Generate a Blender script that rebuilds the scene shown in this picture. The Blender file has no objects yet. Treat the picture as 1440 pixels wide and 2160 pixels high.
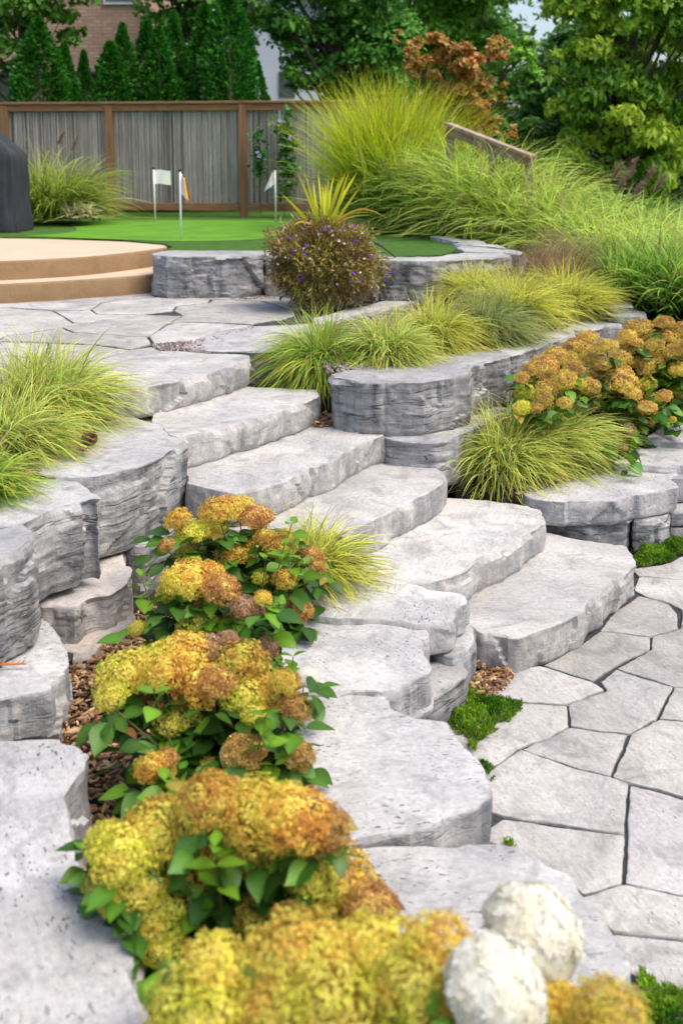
import bpy, math, random
import numpy as np
from mathutils import Vector, Matrix
from mathutils.geometry import delaunay_2d_cdt

R = math.radians
random.seed(7)
RNG = np.random.default_rng(11)
scene = bpy.context.scene
COL = scene.collection

# ------------------------------------------------------------------ camera, world, sun, exposure
F, PITCH, CAMZ = 2300.0, R(8.0), 2.4          # focal length in photo pixels, tilt, height above the lower patio
CY = 330 + F * math.tan(PITCH)                # principal row: the verticals of the photo are nearly parallel
cam_d = bpy.data.cameras.new('camera')
cam = bpy.data.objects.new('camera', cam_d); COL.objects.link(cam)
cam.location = (0, 0, CAMZ)
cam.rotation_euler = (R(90) - PITCH, 0, 0)
cam_d.sensor_fit = 'HORIZONTAL'; cam_d.sensor_width = 24.0
cam_d.lens = 24.0 * F / 1440
cam_d.sensor_fit = 'VERTICAL'; cam_d.sensor_height = 36.0
cam_d.shift_y = -(1080 - CY) / 2160
cam_d.clip_start = 0.05; cam_d.clip_end = 900
cam_d.dof.use_dof = True
cam_d.dof.focus_distance = 5.9
cam_d.dof.aperture_fstop = 2.6
scene.camera = cam

SUN_EL, SUN_AZ = R(61), R(-24)                 # azimuth from +x towards +y: the sun stands to the right, behind thin cloud
world = bpy.data.worlds.new('World'); scene.world = world
world.use_nodes = True
wn = world.node_tree
bg = wn.nodes['Background']
sky = wn.nodes.new('ShaderNodeTexSky'); sky.sky_type = 'NISHITA'
sky.sun_disc = False; sky.sun_elevation = SUN_EL
sky.sun_rotation = R(90) - SUN_AZ
sky.air_density = 1.0; sky.dust_density = 4.0; sky.ozone_density = 0.6
wn.links.new(sky.outputs[0], bg.inputs[0]); bg.inputs[1].default_value = 0.15
sun_d = bpy.data.lights.new('sun', 'SUN'); sun_d.energy = 1.25; sun_d.angle = R(38); sun_d.color = (1.0, .955, .90)
sun = bpy.data.objects.new('sun', sun_d); COL.objects.link(sun)
sd = Vector((math.cos(SUN_EL)*math.cos(SUN_AZ), math.cos(SUN_EL)*math.sin(SUN_AZ), math.sin(SUN_EL)))
sun.rotation_euler = sd.to_track_quat('Z', 'Y').to_euler()
sun.location = (6, 2, 12)
scene.view_settings.view_transform = 'Standard'; scene.view_settings.look = 'None'
scene.view_settings.exposure = 0.88; scene.view_settings.gamma = 1
try:
    scene.cycles.use_denoising = True; scene.cycles.denoiser = 'OPENIMAGEDENOISE'
    scene.cycles.max_bounces = 8; scene.cycles.transparent_max_bounces = 6
    scene.cycles.diffuse_bounces = 4
    scene.cycles.sample_clamp_indirect = 6
except Exception:
    pass

# ------------------------------------------------------------------ pixel -> world
def ray(u, v):
    xc = (u - 720) / F; yc = -(v - CY) / F
    return np.array([xc, math.cos(PITCH) + yc*math.sin(PITCH), -math.sin(PITCH) + yc*math.cos(PITCH)])
def P(u, v, z):
    d = ray(u, v); t = (z - CAMZ) / d[2]
    return Vector((d[0]*t, d[1]*t, z))
def PD(u, v, y):
    d = ray(u, v); t = y / d[1]
    return Vector((d[0]*t, y, CAMZ + d[2]*t))

# ------------------------------------------------------------------ numpy noise
def _h(ix, iy, iz, s):
    n = (ix*374761393 + iy*668265263 + iz*2147483647 + s*1274126177) & 0xffffffff
    n = ((n ^ (n >> 13)) * 1274126177) & 0xffffffff
    n = ((n ^ (n >> 15)) * 2246822519) & 0xffffffff
    return ((n ^ (n >> 16)) & 0xffffff) / float(0xffffff)
def vnoise(p, s=0):
    f = np.floor(p).astype(np.int64); t = p - f; t = t*t*t*(t*(t*6-15)+10)
    x, y, z = f[:, 0], f[:, 1], f[:, 2]; r = 0
    for dx in (0, 1):
        for dy in (0, 1):
            for dz in (0, 1):
                w = (t[:, 0] if dx else 1-t[:, 0])*(t[:, 1] if dy else 1-t[:, 1])*(t[:, 2] if dz else 1-t[:, 2])
                r = r + w*_h(x+dx, y+dy, z+dz, s)
    return r*2 - 1
def fbm(p, s=0, o=4):
    a, r, q = 1.0, 0, p
    for i in range(o):
        r = r + a*vnoise(q, s+i*17); q = q*2.03 + 5.1; a *= .5
    return r
def facet(p, s=0, tilt=.7):
    """broken-rock facets: each Voronoi cell is a tilted plane"""
    f = np.floor(p).astype(np.int64)
    best = np.full(len(p), 9e9); val = np.zeros(len(p))
    for dx in (-1, 0, 1):
        for dy in (-1, 0, 1):
            for dz in (-1, 0, 1):
                a, b, c = f[:, 0]+dx, f[:, 1]+dy, f[:, 2]+dz
                cc = np.stack([a + _h(a, b, c, s), b + _h(a, b, c, s+1), c + _h(a, b, c, s+2)], 1)
                d = ((p-cc)**2).sum(1)
                g = np.stack([_h(a, b, c, s+3), _h(a, b, c, s+4), _h(a, b, c, s+5)], 1)*2 - 1
                v = (g*(p-cc)).sum(1)*tilt + (_h(a, b, c, s+6)*2-1)*.6
                m = d < best; best[m] = d[m]; val[m] = v[m]
    return val

# ------------------------------------------------------------------ objects and meshes
def tag(o, label=None, cat=None, group=None, kind=None):
    if label: o['label'] = label
    if cat: o['category'] = cat
    if group: o['group'] = group
    if kind: o['kind'] = kind
    return o
def link(o, parent=None):
    COL.objects.link(o)
    if parent: o.parent = parent
    return o
def empty(name, loc, label, cat, group=None):
    o = bpy.data.objects.new(name, None); o.location = loc; o.empty_display_size = .1
    link(o); return tag(o, label, cat, group)
def mk(name, verts, faces, mat, cols=None, smooth=True):
    """faces: list of (n,3)/(n,4) int arrays"""
    verts = np.asarray(verts, np.float32)
    me = bpy.data.meshes.new(name)
    fl = [np.asarray(f, np.int32) for f in faces if len(f)]
    nl = sum(f.size for f in fl); nf = sum(len(f) for f in fl)
    me.vertices.add(len(verts)); me.vertices.foreach_set('co', verts.ravel())
    me.loops.add(nl); me.polygons.add(nf)
    me.loops.foreach_set('vertex_index', np.concatenate([f.ravel() for f in fl]))
    tot = np.concatenate([np.full(len(f), f.shape[1], np.int32) for f in fl])
    st = np.concatenate([[0], np.cumsum(tot)[:-1]]).astype(np.int32)
    me.polygons.foreach_set('loop_start', st); me.polygons.foreach_set('loop_total', tot)
    me.polygons.foreach_set('use_smooth', np.full(nf, smooth))
    if cols is not None:
        c = np.ones((len(verts), 4), np.float32); c[:, :3] = cols
        a = me.color_attributes.new('Col', 'FLOAT_COLOR', 'POINT'); a.data.foreach_set('color', c.ravel())
    me.update(calc_edges=True); me.validate()
    if mat: me.materials.append(mat)
    return me
def obj(name, me, loc=(0, 0, 0), parent=None):
    o = bpy.data.objects.new(name, me); o.location = loc
    return link(o, parent)
class MB:
    """collects boxes and tubes into one mesh"""
    def __init__(s): s.v = []; s.q = []; s.t = []; s.n = 0
    def add(s, v, q=(), t=()):
        v = np.asarray(v, float); s.v.append(v)
        if len(q): s.q.append(np.asarray(q) + s.n)
        if len(t): s.t.append(np.asarray(t) + s.n)
        s.n += len(v)
    def box(s, c, sz, rot=None, b=0.0):
        x, y, z = np.array(sz)/2
        if b <= 0:
            v = np.array([[-x,-y,-z],[x,-y,-z],[x,y,-z],[-x,y,-z],[-x,-y,z],[x,-y,z],[x,y,z],[-x,y,z]])
            q = [[0,3,2,1],[4,5,6,7],[0,1,5,4],[1,2,6,5],[2,3,7,6],[3,0,4,7]]
        else:
            prof = [(-z, b), (-z+b, 0), (z-b, 0), (z, b)]; v = []; q = []
            for (h, i) in prof:
                for (sx, sy) in ((-1,-1),(1,-1),(1,1),(-1,1)): v.append((sx*(x-i), sy*(y-i), h))
            for k in range(3):
                for j in range(4):
                    q.append([k*4+j, k*4+(j+1)%4, k*4+4+(j+1)%4, k*4+4+j])
            q.append([3,2,1,0]); q.append([12,13,14,15]); v = np.array(v)
        if rot is not None: v = v @ np.array(rot.to_matrix() if hasattr(rot, 'to_matrix') else rot).T
        s.add(v + np.array(c), q)
    def tube(s, pts, rad, n=8, cap=True):
        pts = np.array([list(p) for p in pts], float)
        rad = np.full(len(pts), rad) if np.isscalar(rad) else np.array(rad)
        V = []; up = np.array([0, 0, 1.0])
        for i, p in enumerate(pts):
            d = pts[min(i+1, len(pts)-1)] - pts[max(i-1, 0)]; d /= (np.linalg.norm(d)+1e-9)
            a = np.cross(d, up)
            if np.linalg.norm(a) < .05: a = np.cross(d, [1, 0, 0])
            a /= np.linalg.norm(a); b = np.cross(a, d)
            for k in range(n):
                t = 2*math.pi*k/n; V.append(p + rad[i]*(a*math.cos(t) + b*math.sin(t)))
        q = [[i*n+k, i*n+(k+1) % n, (i+1)*n+(k+1) % n, (i+1)*n+k] for i in range(len(pts)-1) for k in range(n)]
        t = []
        if cap:
            V.append(pts[0]); V.append(pts[-1]); m = len(V)
            t = [[m-2, (k+1) % n, k] for k in range(n)] + [[m-1, (len(pts)-1)*n+k, (len(pts)-1)*n+(k+1) % n] for k in range(n)]
        s.add(V, q, t)
    def lathe(s, prof, c=(0, 0, 0), n=32):
        V = [(c[0]+r*math.cos(2*math.pi*k/n), c[1]+r*math.sin(2*math.pi*k/n), c[2]+z) for (r, z) in prof for k in range(n)]
        q = [[i*n+k, i*n+(k+1) % n, (i+1)*n+(k+1) % n, (i+1)*n+k] for i in range(len(prof)-1) for k in range(n)]
        s.add(V, q)
    def mesh(s, name, mat, smooth=False):
        return mk(name, np.concatenate(s.v), ([np.concatenate(s.q)] if s.q else []) + ([np.concatenate(s.t)] if s.t else []), mat, None, smooth)
    def build(s, name, mat, parent=None, loc=(0, 0, 0), smooth=False): return obj(name, s.mesh(name, mat, smooth), loc, parent)

# ------------------------------------------------------------------ materials
def new_mat(name):
    m = bpy.data.materials.new(name); m.use_nodes = True
    nt = m.node_tree; return m, nt, nt.nodes['Principled BSDF'], nt.nodes['Material Output']
class NB:
    """small node-building helper"""
    def __init__(s, nt): s.nt = nt
    def n(s, t, **kw):
        x = s.nt.nodes.new(t)
        for k, v in kw.items(): setattr(x, k, v)
        return x
    def l(s, a, b): s.nt.links.new(a, b)
    def pos(s): return s.n('ShaderNodeNewGeometry').outputs['Position']
    def scl(s, v, sc, off=(0, 0, 0)):
        m = s.n('ShaderNodeMapping'); m.inputs['Scale'].default_value = sc; m.inputs['Location'].default_value = off; s.l(v, m.inputs[0]); return m.outputs[0]
    def noise(s, v, scale, detail=4, rough=.55, dist=0.0):
        t = s.n('ShaderNodeTexNoise'); t.inputs['Scale'].default_value = scale; t.inputs['Detail'].default_value = detail
        t.inputs['Roughness'].default_value = rough; t.inputs['Distortion'].default_value = dist
        s.l(v, t.inputs['Vector']); return t.outputs['Fac']
    def ramp(s, f, stops):
        r = s.n('ShaderNodeValToRGB'); e = r.color_ramp.elements
        while len(e) < len(stops): e.new(.5)
        for el, (p, c) in zip(e, stops):
            el.position = p; el.color = (*c, 1) if hasattr(c, '__len__') else (c, c, c, 1)
        s.l(f, r.inputs[0]); return r.outputs[0]
    def mix(s, f, a, b, mode='MIX'):
        m = s.n('ShaderNodeMix', data_type='RGBA', blend_type=mode)
        for x, i in ((f, 0), (a, 6), (b, 7)):
            if hasattr(x, 'is_linked'): s.l(x, m.inputs[i])
            elif i == 0: m.inputs[0].default_value = x
            else: m.inputs[i].default_value = (*x, 1)
        return m.outputs[2]
    def math(s, op, a, b=None, c=None):
        m = s.n('ShaderNodeMath', operation=op)
        for i, x in enumerate((a, b, c)):
            if x is None: continue
            if hasattr(x, 'is_linked'): s.l(x, m.inputs[i])
            else: m.inputs[i].default_value = x
        return m.outputs[0]
    def bump(s, h, strength, dist, nrm=None):
        b = s.n('ShaderNodeBump'); b.inputs['Strength'].default_value = strength; b.inputs['Distance'].default_value = dist
        s.l(h, b.inputs['Height'])
        if nrm is not None: s.l(nrm, b.inputs['Normal'])
        return b.outputs[0]

def stone_mat(name, light=(.60, .585, .565), mid=(.44, .435, .435), dark=(.20, .205, .215), warm=(.58, .50, .41), warm_amt=.35,
              pits=.8, side_gain=1.0, strata=1.0, tint=False, pit_t=.665):
    m, nt, bs, out = new_mat(name); b = NB(nt)
    oi = b.n('ShaderNodeObjectInfo')
    vr = b.n('ShaderNodeVectorRotate', rotation_type='Z_AXIS'); b.l(b.pos(), vr.inputs['Vector']); b.l(b.math('MULTIPLY', oi.outputs['Random'], 6.283), vr.inputs['Angle'])
    p = vr.outputs[0]
    big = b.noise(p, 1.7, 7, .62, .9)
    col = b.ramp(big, [(.33, mid), (.50, tuple(x*.6+y*.4 for x, y in zip(light, mid))), (.62, light)])
    grain = b.noise(p, 45, 5, .7)
    col = b.mix(.5, col, b.ramp(grain, [(.3, .5), (.6, 1.0)]), 'MULTIPLY')
    hatch = b.noise(b.scl(p, (1, 3.2, 2)), 16, 6, .68, .5)
    col = b.mix(.55, col, b.ramp(hatch, [(.34, .74), (.52, 1.0)]), 'MULTIPLY')
    wmask = b.ramp(b.noise(b.scl(p, (1, 1, .8), (3, 1, 7)), 2.8, 5, .6), [(.48, 0), (.68, warm_amt)])
    col = b.mix(wmask, col, warm)
    smudge = b.ramp(b.noise(b.scl(p, (1, 1, 1), (11, 4, 2)), 5.5, 7, .65, 1.2), [(.50, 0), (.66, .60)])
    col = b.mix(smudge, col, tuple(x*.62 for x in mid))
    # pits and flecks of the cast limestone face
    fl = b.noise(b.scl(p, (1.0, 2.4, 1.4)), 38, 2, .5)
    fm = b.ramp(b.noise(p, 3.5, 3), [(.42, 0), (.62, 1)])
    pit = b.math('MULTIPLY', b.ramp(fl, [(pit_t, 0), (pit_t+.04, pits)]), fm)
    col = b.mix(pit, col, tuple(x*.55 for x in dark))
    # bedding and weather stains on the broken faces
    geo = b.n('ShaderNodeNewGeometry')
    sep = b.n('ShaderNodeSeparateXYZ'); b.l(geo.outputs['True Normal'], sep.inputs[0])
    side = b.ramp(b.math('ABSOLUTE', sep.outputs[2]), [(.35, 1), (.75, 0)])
    warp = b.n('ShaderNodeVectorMath', operation='ADD'); b.l(p, warp.inputs[0])
    wv = b.n('ShaderNodeCombineXYZ'); b.l(b.math('MULTIPLY', b.noise(p, 2.5, 3), .055), wv.inputs[2]); b.l(wv.outputs[0], warp.inputs[1])
    st = b.noise(b.scl(warp.outputs[0], (1.6, 1.6, 26)), 1.6, 6, .62)
    bl = b.noise(b.scl(p, (1, 1, .7), (9, 2, 5)), 4.5, 6, .62, .8)
    dr = b.noise(b.scl(p, (9, 9, .7)), 1.5, 4, .6)
    sm = b.math('ADD', b.math('MULTIPLY', st, .50*strata), b.math('ADD', b.math('MULTIPLY', bl, .75), b.math('MULTIPLY', dr, .25)))
    k = (.50*strata + 1.0)
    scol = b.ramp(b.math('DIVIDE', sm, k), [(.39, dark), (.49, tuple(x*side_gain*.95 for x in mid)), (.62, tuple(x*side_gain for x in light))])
    ck = b.math('ABSOLUTE', b.math('SUBTRACT', b.noise(b.scl(warp.outputs[0], (1.3, 1.3, 13), (5, 5, 5)), 1.5, 3, .5, .3), .5))
    ckm = b.ramp(b.noise(b.scl(p, (1, 1, 1), (2, 8, 4)), 4, 3), [(.42, 0), (.58, .85)])
    crack = b.math('MULTIPLY', b.math('MULTIPLY', b.ramp(ck, [(.004, 1), (.02, 0)]), ckm), strata)
    scol = b.mix(crack, scol, tuple(x*.45 for x in dark))
    scol = b.mix(b.math('MULTIPLY', wmask, .9), scol, tuple(x*.9 for x in warm))
    scol = b.mix(.5, scol, b.ramp(grain, [(.3, .5), (.6, 1.0)]), 'MULTIPLY')
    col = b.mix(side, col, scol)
    if tint:
        va = b.n('ShaderNodeVertexColor', layer_name='Col'); col = b.mix(1.0, col, va.outputs[0], 'MULTIPLY')
    col = b.mix(1.0, col, b.ramp(oi.outputs['Random'], [(0, .88), (1, 1.06)]), 'MULTIPLY')
    b.l(col, bs.inputs['Base Color'])
    bs.inputs['Roughness'].default_value = .85; bs.inputs['Specular IOR Level'].default_value = .25
    h = b.math('ADD', b.math('MULTIPLY', grain, .35), b.math('MULTIPLY', b.noise(p, 14, 6, .65), .8))
    h = b.math('SUBTRACT', h, b.math('MULTIPLY', pit, .5))
    h = b.math('ADD', h, b.math('MULTIPLY', b.math('MULTIPLY', st, side), .5*strata))
    h = b.math('ADD', h, b.math('MULTIPLY', hatch, .5))
    h = b.math('SUBTRACT', h, b.math('MULTIPLY', b.math('MULTIPLY', crack, side), .5))
    b.l(b.bump(h, .75, .014), bs.inputs['Normal'])
    return m

def leaf_mat(name, rough=.45, trans=.3, spec=.35, vary=False):
    m, nt, bs, out = new_mat(name); b = NB(nt)
    a = b.n('ShaderNodeVertexColor', layer_name='Col')
    b.l(a.outputs[0], bs.inputs['Base Color'])
    bs.inputs['Roughness'].default_value = rough; bs.inputs['Specular IOR Level'].default_value = spec
    if vary:
        oi = b.n('ShaderNodeObjectInfo'); hs = b.n('ShaderNodeHueSaturation'); b.l(a.outputs[0], hs.inputs['Color'])
        b.l(b.ramp(oi.outputs['Random'], [(0, .492), (1, .511)]), hs.inputs['Hue'])
        w_ = b.n('ShaderNodeTexWhiteNoise', noise_dimensions='1D'); b.l(oi.outputs['Random'], w_.inputs['W']); b.l(b.math('MULTIPLY_ADD', w_.outputs['Value'], .36, .82), hs.inputs['Value'])
        col = hs.outputs[0]; b.l(col, bs.inputs['Base Color'])
    else: col = a.outputs[0]
    tr = b.n('ShaderNodeBsdfTranslucent'); b.l(col, tr.inputs[0])
    ms = b.n('ShaderNodeMixShader'); ms.inputs[0].default_value = trans
    b.l(bs.outputs[0], ms.inputs[1]); b.l(tr.outputs[0], ms.inputs[2]); b.l(ms.outputs[0], out.inputs[0])
    return m
def noise_mat(name, c0, c1, scale, rough=.8, bump=.3, bdist=.01, stretch=(1, 1, 1), detail=5, fine=None, spec=.3):
    m, nt, bs, out = new_mat(name); b = NB(nt); p = b.scl(b.pos(), stretch)
    f = b.noise(p, scale, detail, .62, .3)
    col = b.ramp(f, [(.32, c0), (.68, c1)])
    h = f
    if fine:
        g = b.noise(p, fine, 4, .7); col = b.mix(.5, col, b.ramp(g, [(.3, .5), (.62, 1.0)]), 'MULTIPLY'); h = b.math('ADD', f, g)
    b.l(col, bs.inputs['Base Color']); bs.inputs['Roughness'].default_value = rough; bs.inputs['Specular IOR Level'].default_value = spec
    if bump: b.l(b.bump(h, bump, bdist), bs.inputs['Normal'])
    return m
M = {}
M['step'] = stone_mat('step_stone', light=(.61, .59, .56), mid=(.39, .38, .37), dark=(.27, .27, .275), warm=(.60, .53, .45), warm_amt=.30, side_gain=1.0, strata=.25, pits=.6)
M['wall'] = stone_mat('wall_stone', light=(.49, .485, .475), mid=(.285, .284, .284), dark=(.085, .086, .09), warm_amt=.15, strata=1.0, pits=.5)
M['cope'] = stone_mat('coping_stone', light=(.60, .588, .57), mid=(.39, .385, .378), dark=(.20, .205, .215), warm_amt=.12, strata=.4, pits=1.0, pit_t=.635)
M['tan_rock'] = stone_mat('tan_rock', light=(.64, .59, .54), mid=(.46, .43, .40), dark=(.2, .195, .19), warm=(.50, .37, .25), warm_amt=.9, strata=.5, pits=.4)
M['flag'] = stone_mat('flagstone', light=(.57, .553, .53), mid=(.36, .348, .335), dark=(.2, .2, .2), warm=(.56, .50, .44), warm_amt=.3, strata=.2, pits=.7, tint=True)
M['joint'] = noise_mat('joint_sand', (.030, .031, .033), (.07, .07, .07), 40, .95, .5, .006, fine=160)
M['soil'] = noise_mat('soil', (.030, .022, .015), (.075, .052, .034), 14, .95, .8, .03, fine=90)
M['turf'] = noise_mat('fringe_turf', (.045, .125, .010), (.095, .22, .022), 9, .8, .9, .02, fine=170)
M['putt'] = noise_mat('putting_turf', (.085, .235, .010), (.135, .34, .016), 2.2, .75, .35, .005, fine=260)
M['concrete'] = noise_mat('tan_concrete', (.235, .145, .068), (.31, .20, .105), 3, .85, .25, .004, fine=70)
M['concrete_top'] = noise_mat('pale_concrete', (.56, .43, .30), (.63, .50, .36), 2.5, .8, .15, .003, fine=90)
M['leaf'] = leaf_mat('leaf', .42, .28)
M['blade'] = leaf_mat('grass_blade', .5, .48, .3)
M['petal'] = leaf_mat('dried_petal', .75, .42, .12, True)
M['white_petal'] = leaf_mat('white_petal', .7, .45, .15)
M['tree_leaf'] = leaf_mat('tree_leaf', .45, .35, .35)
M['chip'] = leaf_mat('wood_chip', .85, 0.0, .15)
M['pebble'] = leaf_mat('pebble', .7, 0.0, .3)
M['moss'] = leaf_mat('moss', .75, .25, .1)
M['bark'] = noise_mat('bark', (.05, .04, .03), (.14, .11, .085), 8, .9, .8, .02, stretch=(3, 3, .5))
M['stem'] = noise_mat('stem', (.10, .085, .03), (.18, .16, .06), 20, .7, .2)

# ------------------------------------------------------------------ outlines
def chaikin(p, k):
    q = []
    for i in range(len(p)):
        a, b = p[i], p[(i+1) % len(p)]
        L = np.linalg.norm(b-a); f = min(.28, k/max(L, 1e-6))
        q.append(a + (b-a)*f); q.append(b - (b-a)*f)
    return np.array(q)
def resample(p, step):
    d = np.linalg.norm(np.roll(p, -1, 0) - p, axis=1); L = d.sum(); n = max(12, int(L/step))
    c = np.concatenate([[0], np.cumsum(d)]); pp = np.vstack([p, p[:1]]); s = np.linspace(0, L, n, endpoint=False)
    return np.stack([np.interp(s, c, pp[:, 0]), np.interp(s, c, pp[:, 1])], 1)
def area2(p): return .5*np.sum(p[:, 0]*np.roll(p[:, 1], -1) - np.roll(p[:, 0], -1)*p[:, 1])
def normals2(p, w=1):
    t = np.roll(p, -w, 0) - np.roll(p, w, 0); n = np.stack([t[:, 1], -t[:, 0]], 1)
    return n/(np.linalg.norm(n, axis=1, keepdims=True)+1e-9)
def cdt_cap(poly, grid):
    """triangulated fill of a closed polygon with interior points"""
    lo, hi = poly.min(0), poly.max(0)
    xs = np.arange(lo[0]+grid*.5, hi[0], grid); ys = np.arange(lo[1]+grid*.5, hi[1], grid)
    g = np.stack(np.meshgrid(xs, ys), -1).reshape(-1, 2)
    g = g + RNG.uniform(-.3, .3, g.shape)*grid
    if len(g):
        x0, y0 = poly[:, 0], poly[:, 1]; x1, y1 = np.roll(x0, -1), np.roll(y0, -1)
        ins = np.zeros(len(g), bool); dmin = np.full(len(g), 9e9)
        for a, b_, c, d in zip(x0, y0, x1, y1):
            cond = ((b_ > g[:, 1]) != (d > g[:, 1]))
            with np.errstate(divide='ignore', invalid='ignore'):
                xi = (c-a)*(g[:, 1]-b_)/(d-b_) + a
            ins ^= cond & (g[:, 0] < xi)
            dmin = np.minimum(dmin, (g[:, 0]-a)**2 + (g[:, 1]-b_)**2)
        g = g[ins & (dmin > (grid*.45)**2)]
    allp = np.vstack([poly, g]) if len(g) else poly
    n = len(poly)
    r = delaunay_2d_cdt([Vector(q) for q in allp], [(i, (i+1) % n) for i in range(n)], [list(range(n))], 1, 1e-6)
    return np.array([list(v) for v in r[0]]), [f for f in r[2]], r[3]

def stone_mesh(name, poly, z, th, style, mat, seed=0, step=.016, rnd=.016, rough=1.0, slope=(0, 0), top_noise=1.0, bevel=1.0, batter=0.0):
    p = np.array([[q[0], q[1]] for q in poly], float)
    if area2(p) < 0: p = p[::-1]
    p = chaikin(p, rnd); p = chaikin(p, rnd*.5); p = resample(p, step)
    z3 = np.zeros(len(p))+z
    q3 = np.column_stack([p, z3])
    nn = normals2(p, 2)
    p = p + nn*(facet(q3*np.array([3.6, 3.6, 1]), seed+3, .9)*.014 + fbm(q3*5.5, seed, 3)*.008 + fbm(q3*24, seed+5, 2)*.0035)[:, None]*rough
    p = resample(p, step); n = len(p)
    nn = normals2(p, 3)
    for _ in range(3): nn = nn + np.roll(nn, 1, 0) + np.roll(nn, -1, 0); nn /= np.linalg.norm(nn, axis=1, keepdims=True)+1e-9
    cen = p.mean(0)
    q3 = np.column_stack([p, np.full(n, z)])
    bv = bevel*(.0035 + .006*np.clip(fbm(q3*7, seed+9, 3)+.1, 0, 1.5) + .014*np.clip(facet(q3*8, seed+2)-.25, 0, 1))
    nr = max(6, int(th/(.013 if step < .025 else .03)))
    rows = [(p - nn*bv[:, None], np.full(n, z)), (p - nn*(bv*.40)[:, None], z - bv*.35), (p, z - bv)]
    for k in range(1, nr+1):
        t = k/nr; rows.append((p, z - bv - (th-bv)*t))
    V = []
    for i, (q, zz) in enumerate(rows):
        c3 = np.column_stack([q, zz])
        if i >= 2:
            t = (z - zz)/th
            w = np.clip((i-2)/2.0, 0, 1)
            if style == 'step':
                d = .006*np.sin(np.pi*np.clip(t, 0, 1)) + .020*facet(c3*np.array([4.2, 4.2, 3.2]), seed+20, .9) + .0055*facet(c3*np.array([13, 13, 11]), seed+31) + .006*fbm(c3*np.array([9, 9, 6]), seed+40, 5)
            elif style == 'strata':
                wz = c3[:, 2]*(22+seed%17) + .8*fbm(c3*np.array([1.7, 1.7, 1.0]), seed+50, 2)
                lay = np.floor(wz); fr = wz - lay
                lo = vnoise(np.column_stack([c3[:, 0]*4.5, c3[:, 1]*4.5, lay*7.31]), seed+60)
                gr = np.clip(1 - np.minimum(fr, 1-fr)/.13, 0, 1)*np.clip(.5+vnoise(np.column_stack([c3[:, 0]*3, c3[:, 1]*3, lay*3.7]), seed+66), 0, 1)
                d = .0045*lo - .0045*gr + .030*facet(c3*np.array([2.8, 2.8, 2.4]), seed+70, .9) + .006*facet(c3*np.array([9, 9, 15]), seed+74) + .005*fbm(c3*np.array([10, 10, 18]), seed+80, 5)
            else:   # smooth cast coping edge
                d = .004*np.sin(np.pi*np.clip(t, 0, 1)) + .012*facet(c3*np.array([3.2, 3.2, 4]), seed+20, .9) + .004*fbm(c3*9, seed+41, 4)
            d = d*rough*w
            d = d - np.clip(t-.9, 0, 1)*.12 - batter*t
            q = q + nn*d[:, None]
            c3 = np.column_stack([q, zz])
        V.append(c3)
    side = np.vstack(V); nrows = len(rows)
    idx = np.arange(n)
    quads = []
    for k in range(nrows-1):
        a = k*n + idx; b_ = k*n + (idx+1) % n; quads.append(np.stack([a, a+n, b_+n, b_], 1))
    quads = np.vstack(quads)
    cap, tris, orig = cdt_cap(rows[0][0], max(.035, step*2.4))
    # map cap vertices back on the rim
    base = len(side); mapv = {}
    extra = []
    for i, o in enumerate(orig):
        rim = [x for x in o if x < n]
        if rim: mapv[i] = rim[0]
        else: mapv[i] = base + len(extra); extra.append((cap[i][0], cap[i][1], z))
    ft = [[mapv[x] for x in f] for f in tris if len(f) == 3]
    allv = np.vstack([side, np.array(extra)]) if extra else side
    # gentle relief of the top
    top = np.concatenate([np.arange(n), np.arange(base, len(allv))])
    tp = allv[top]
    allv[top, 2] += top_noise*(.006*fbm(tp*3.2, seed+90, 3) + .0022*fbm(tp*15, seed+95, 3))
    allv[:, 2] += (allv[:, 0]-cen[0])*slope[0] + (allv[:, 1]-cen[1])*slope[1]
    org = np.array([cen[0], cen[1], z-th])
    me = mk(name, allv-org, [quads, np.array(ft)], mat)
    me.set_sharp_from_angle(angle=R(30))
    return me, org

def stone(name, px, z, th, style, mat, label, cat, group, world=False, **kw):
    poly = px if world else [P(u, v, z) for u, v in px]
    me, org = stone_mesh(name, poly, z, th, style, M[mat], seed=random.randint(0, 9999), **kw)
    return tag(obj(name, me, org), label, cat, group)
def prism(name, poly, z0, z1, mat, kind=None, grid=.4, bump=0.0):
    p = np.array([[q[0], q[1]] for q in poly], float)
    if area2(p) < 0: p = p[::-1]
    n = len(p)
    cap, tris, orig = cdt_cap(p, grid)
    v = np.column_stack([cap, np.full(len(cap), z1)])
    if bump: v[:, 2] += bump*fbm(v*2.0, 3, 3)
    ring = {}
    for i, o in enumerate(orig):
        for x in o:
            if x < n: ring[x] = i
    bot = np.column_stack([p, np.full(n, z0)])
    q = [[ring[i], len(v)+i, len(v)+(i+1) % n, ring[(i+1) % n]] for i in range(n)]
    o = obj(name, mk(name, np.vstack([v, bot]), [np.array([f for f in tris if len(f) == 3]), np.array(q)], M[mat] if isinstance(mat, str) else mat, None, False))
    if kind: o['kind'] = kind
    return o
def px(z, pts): return [P(u, v, z) for u, v in pts]

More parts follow.
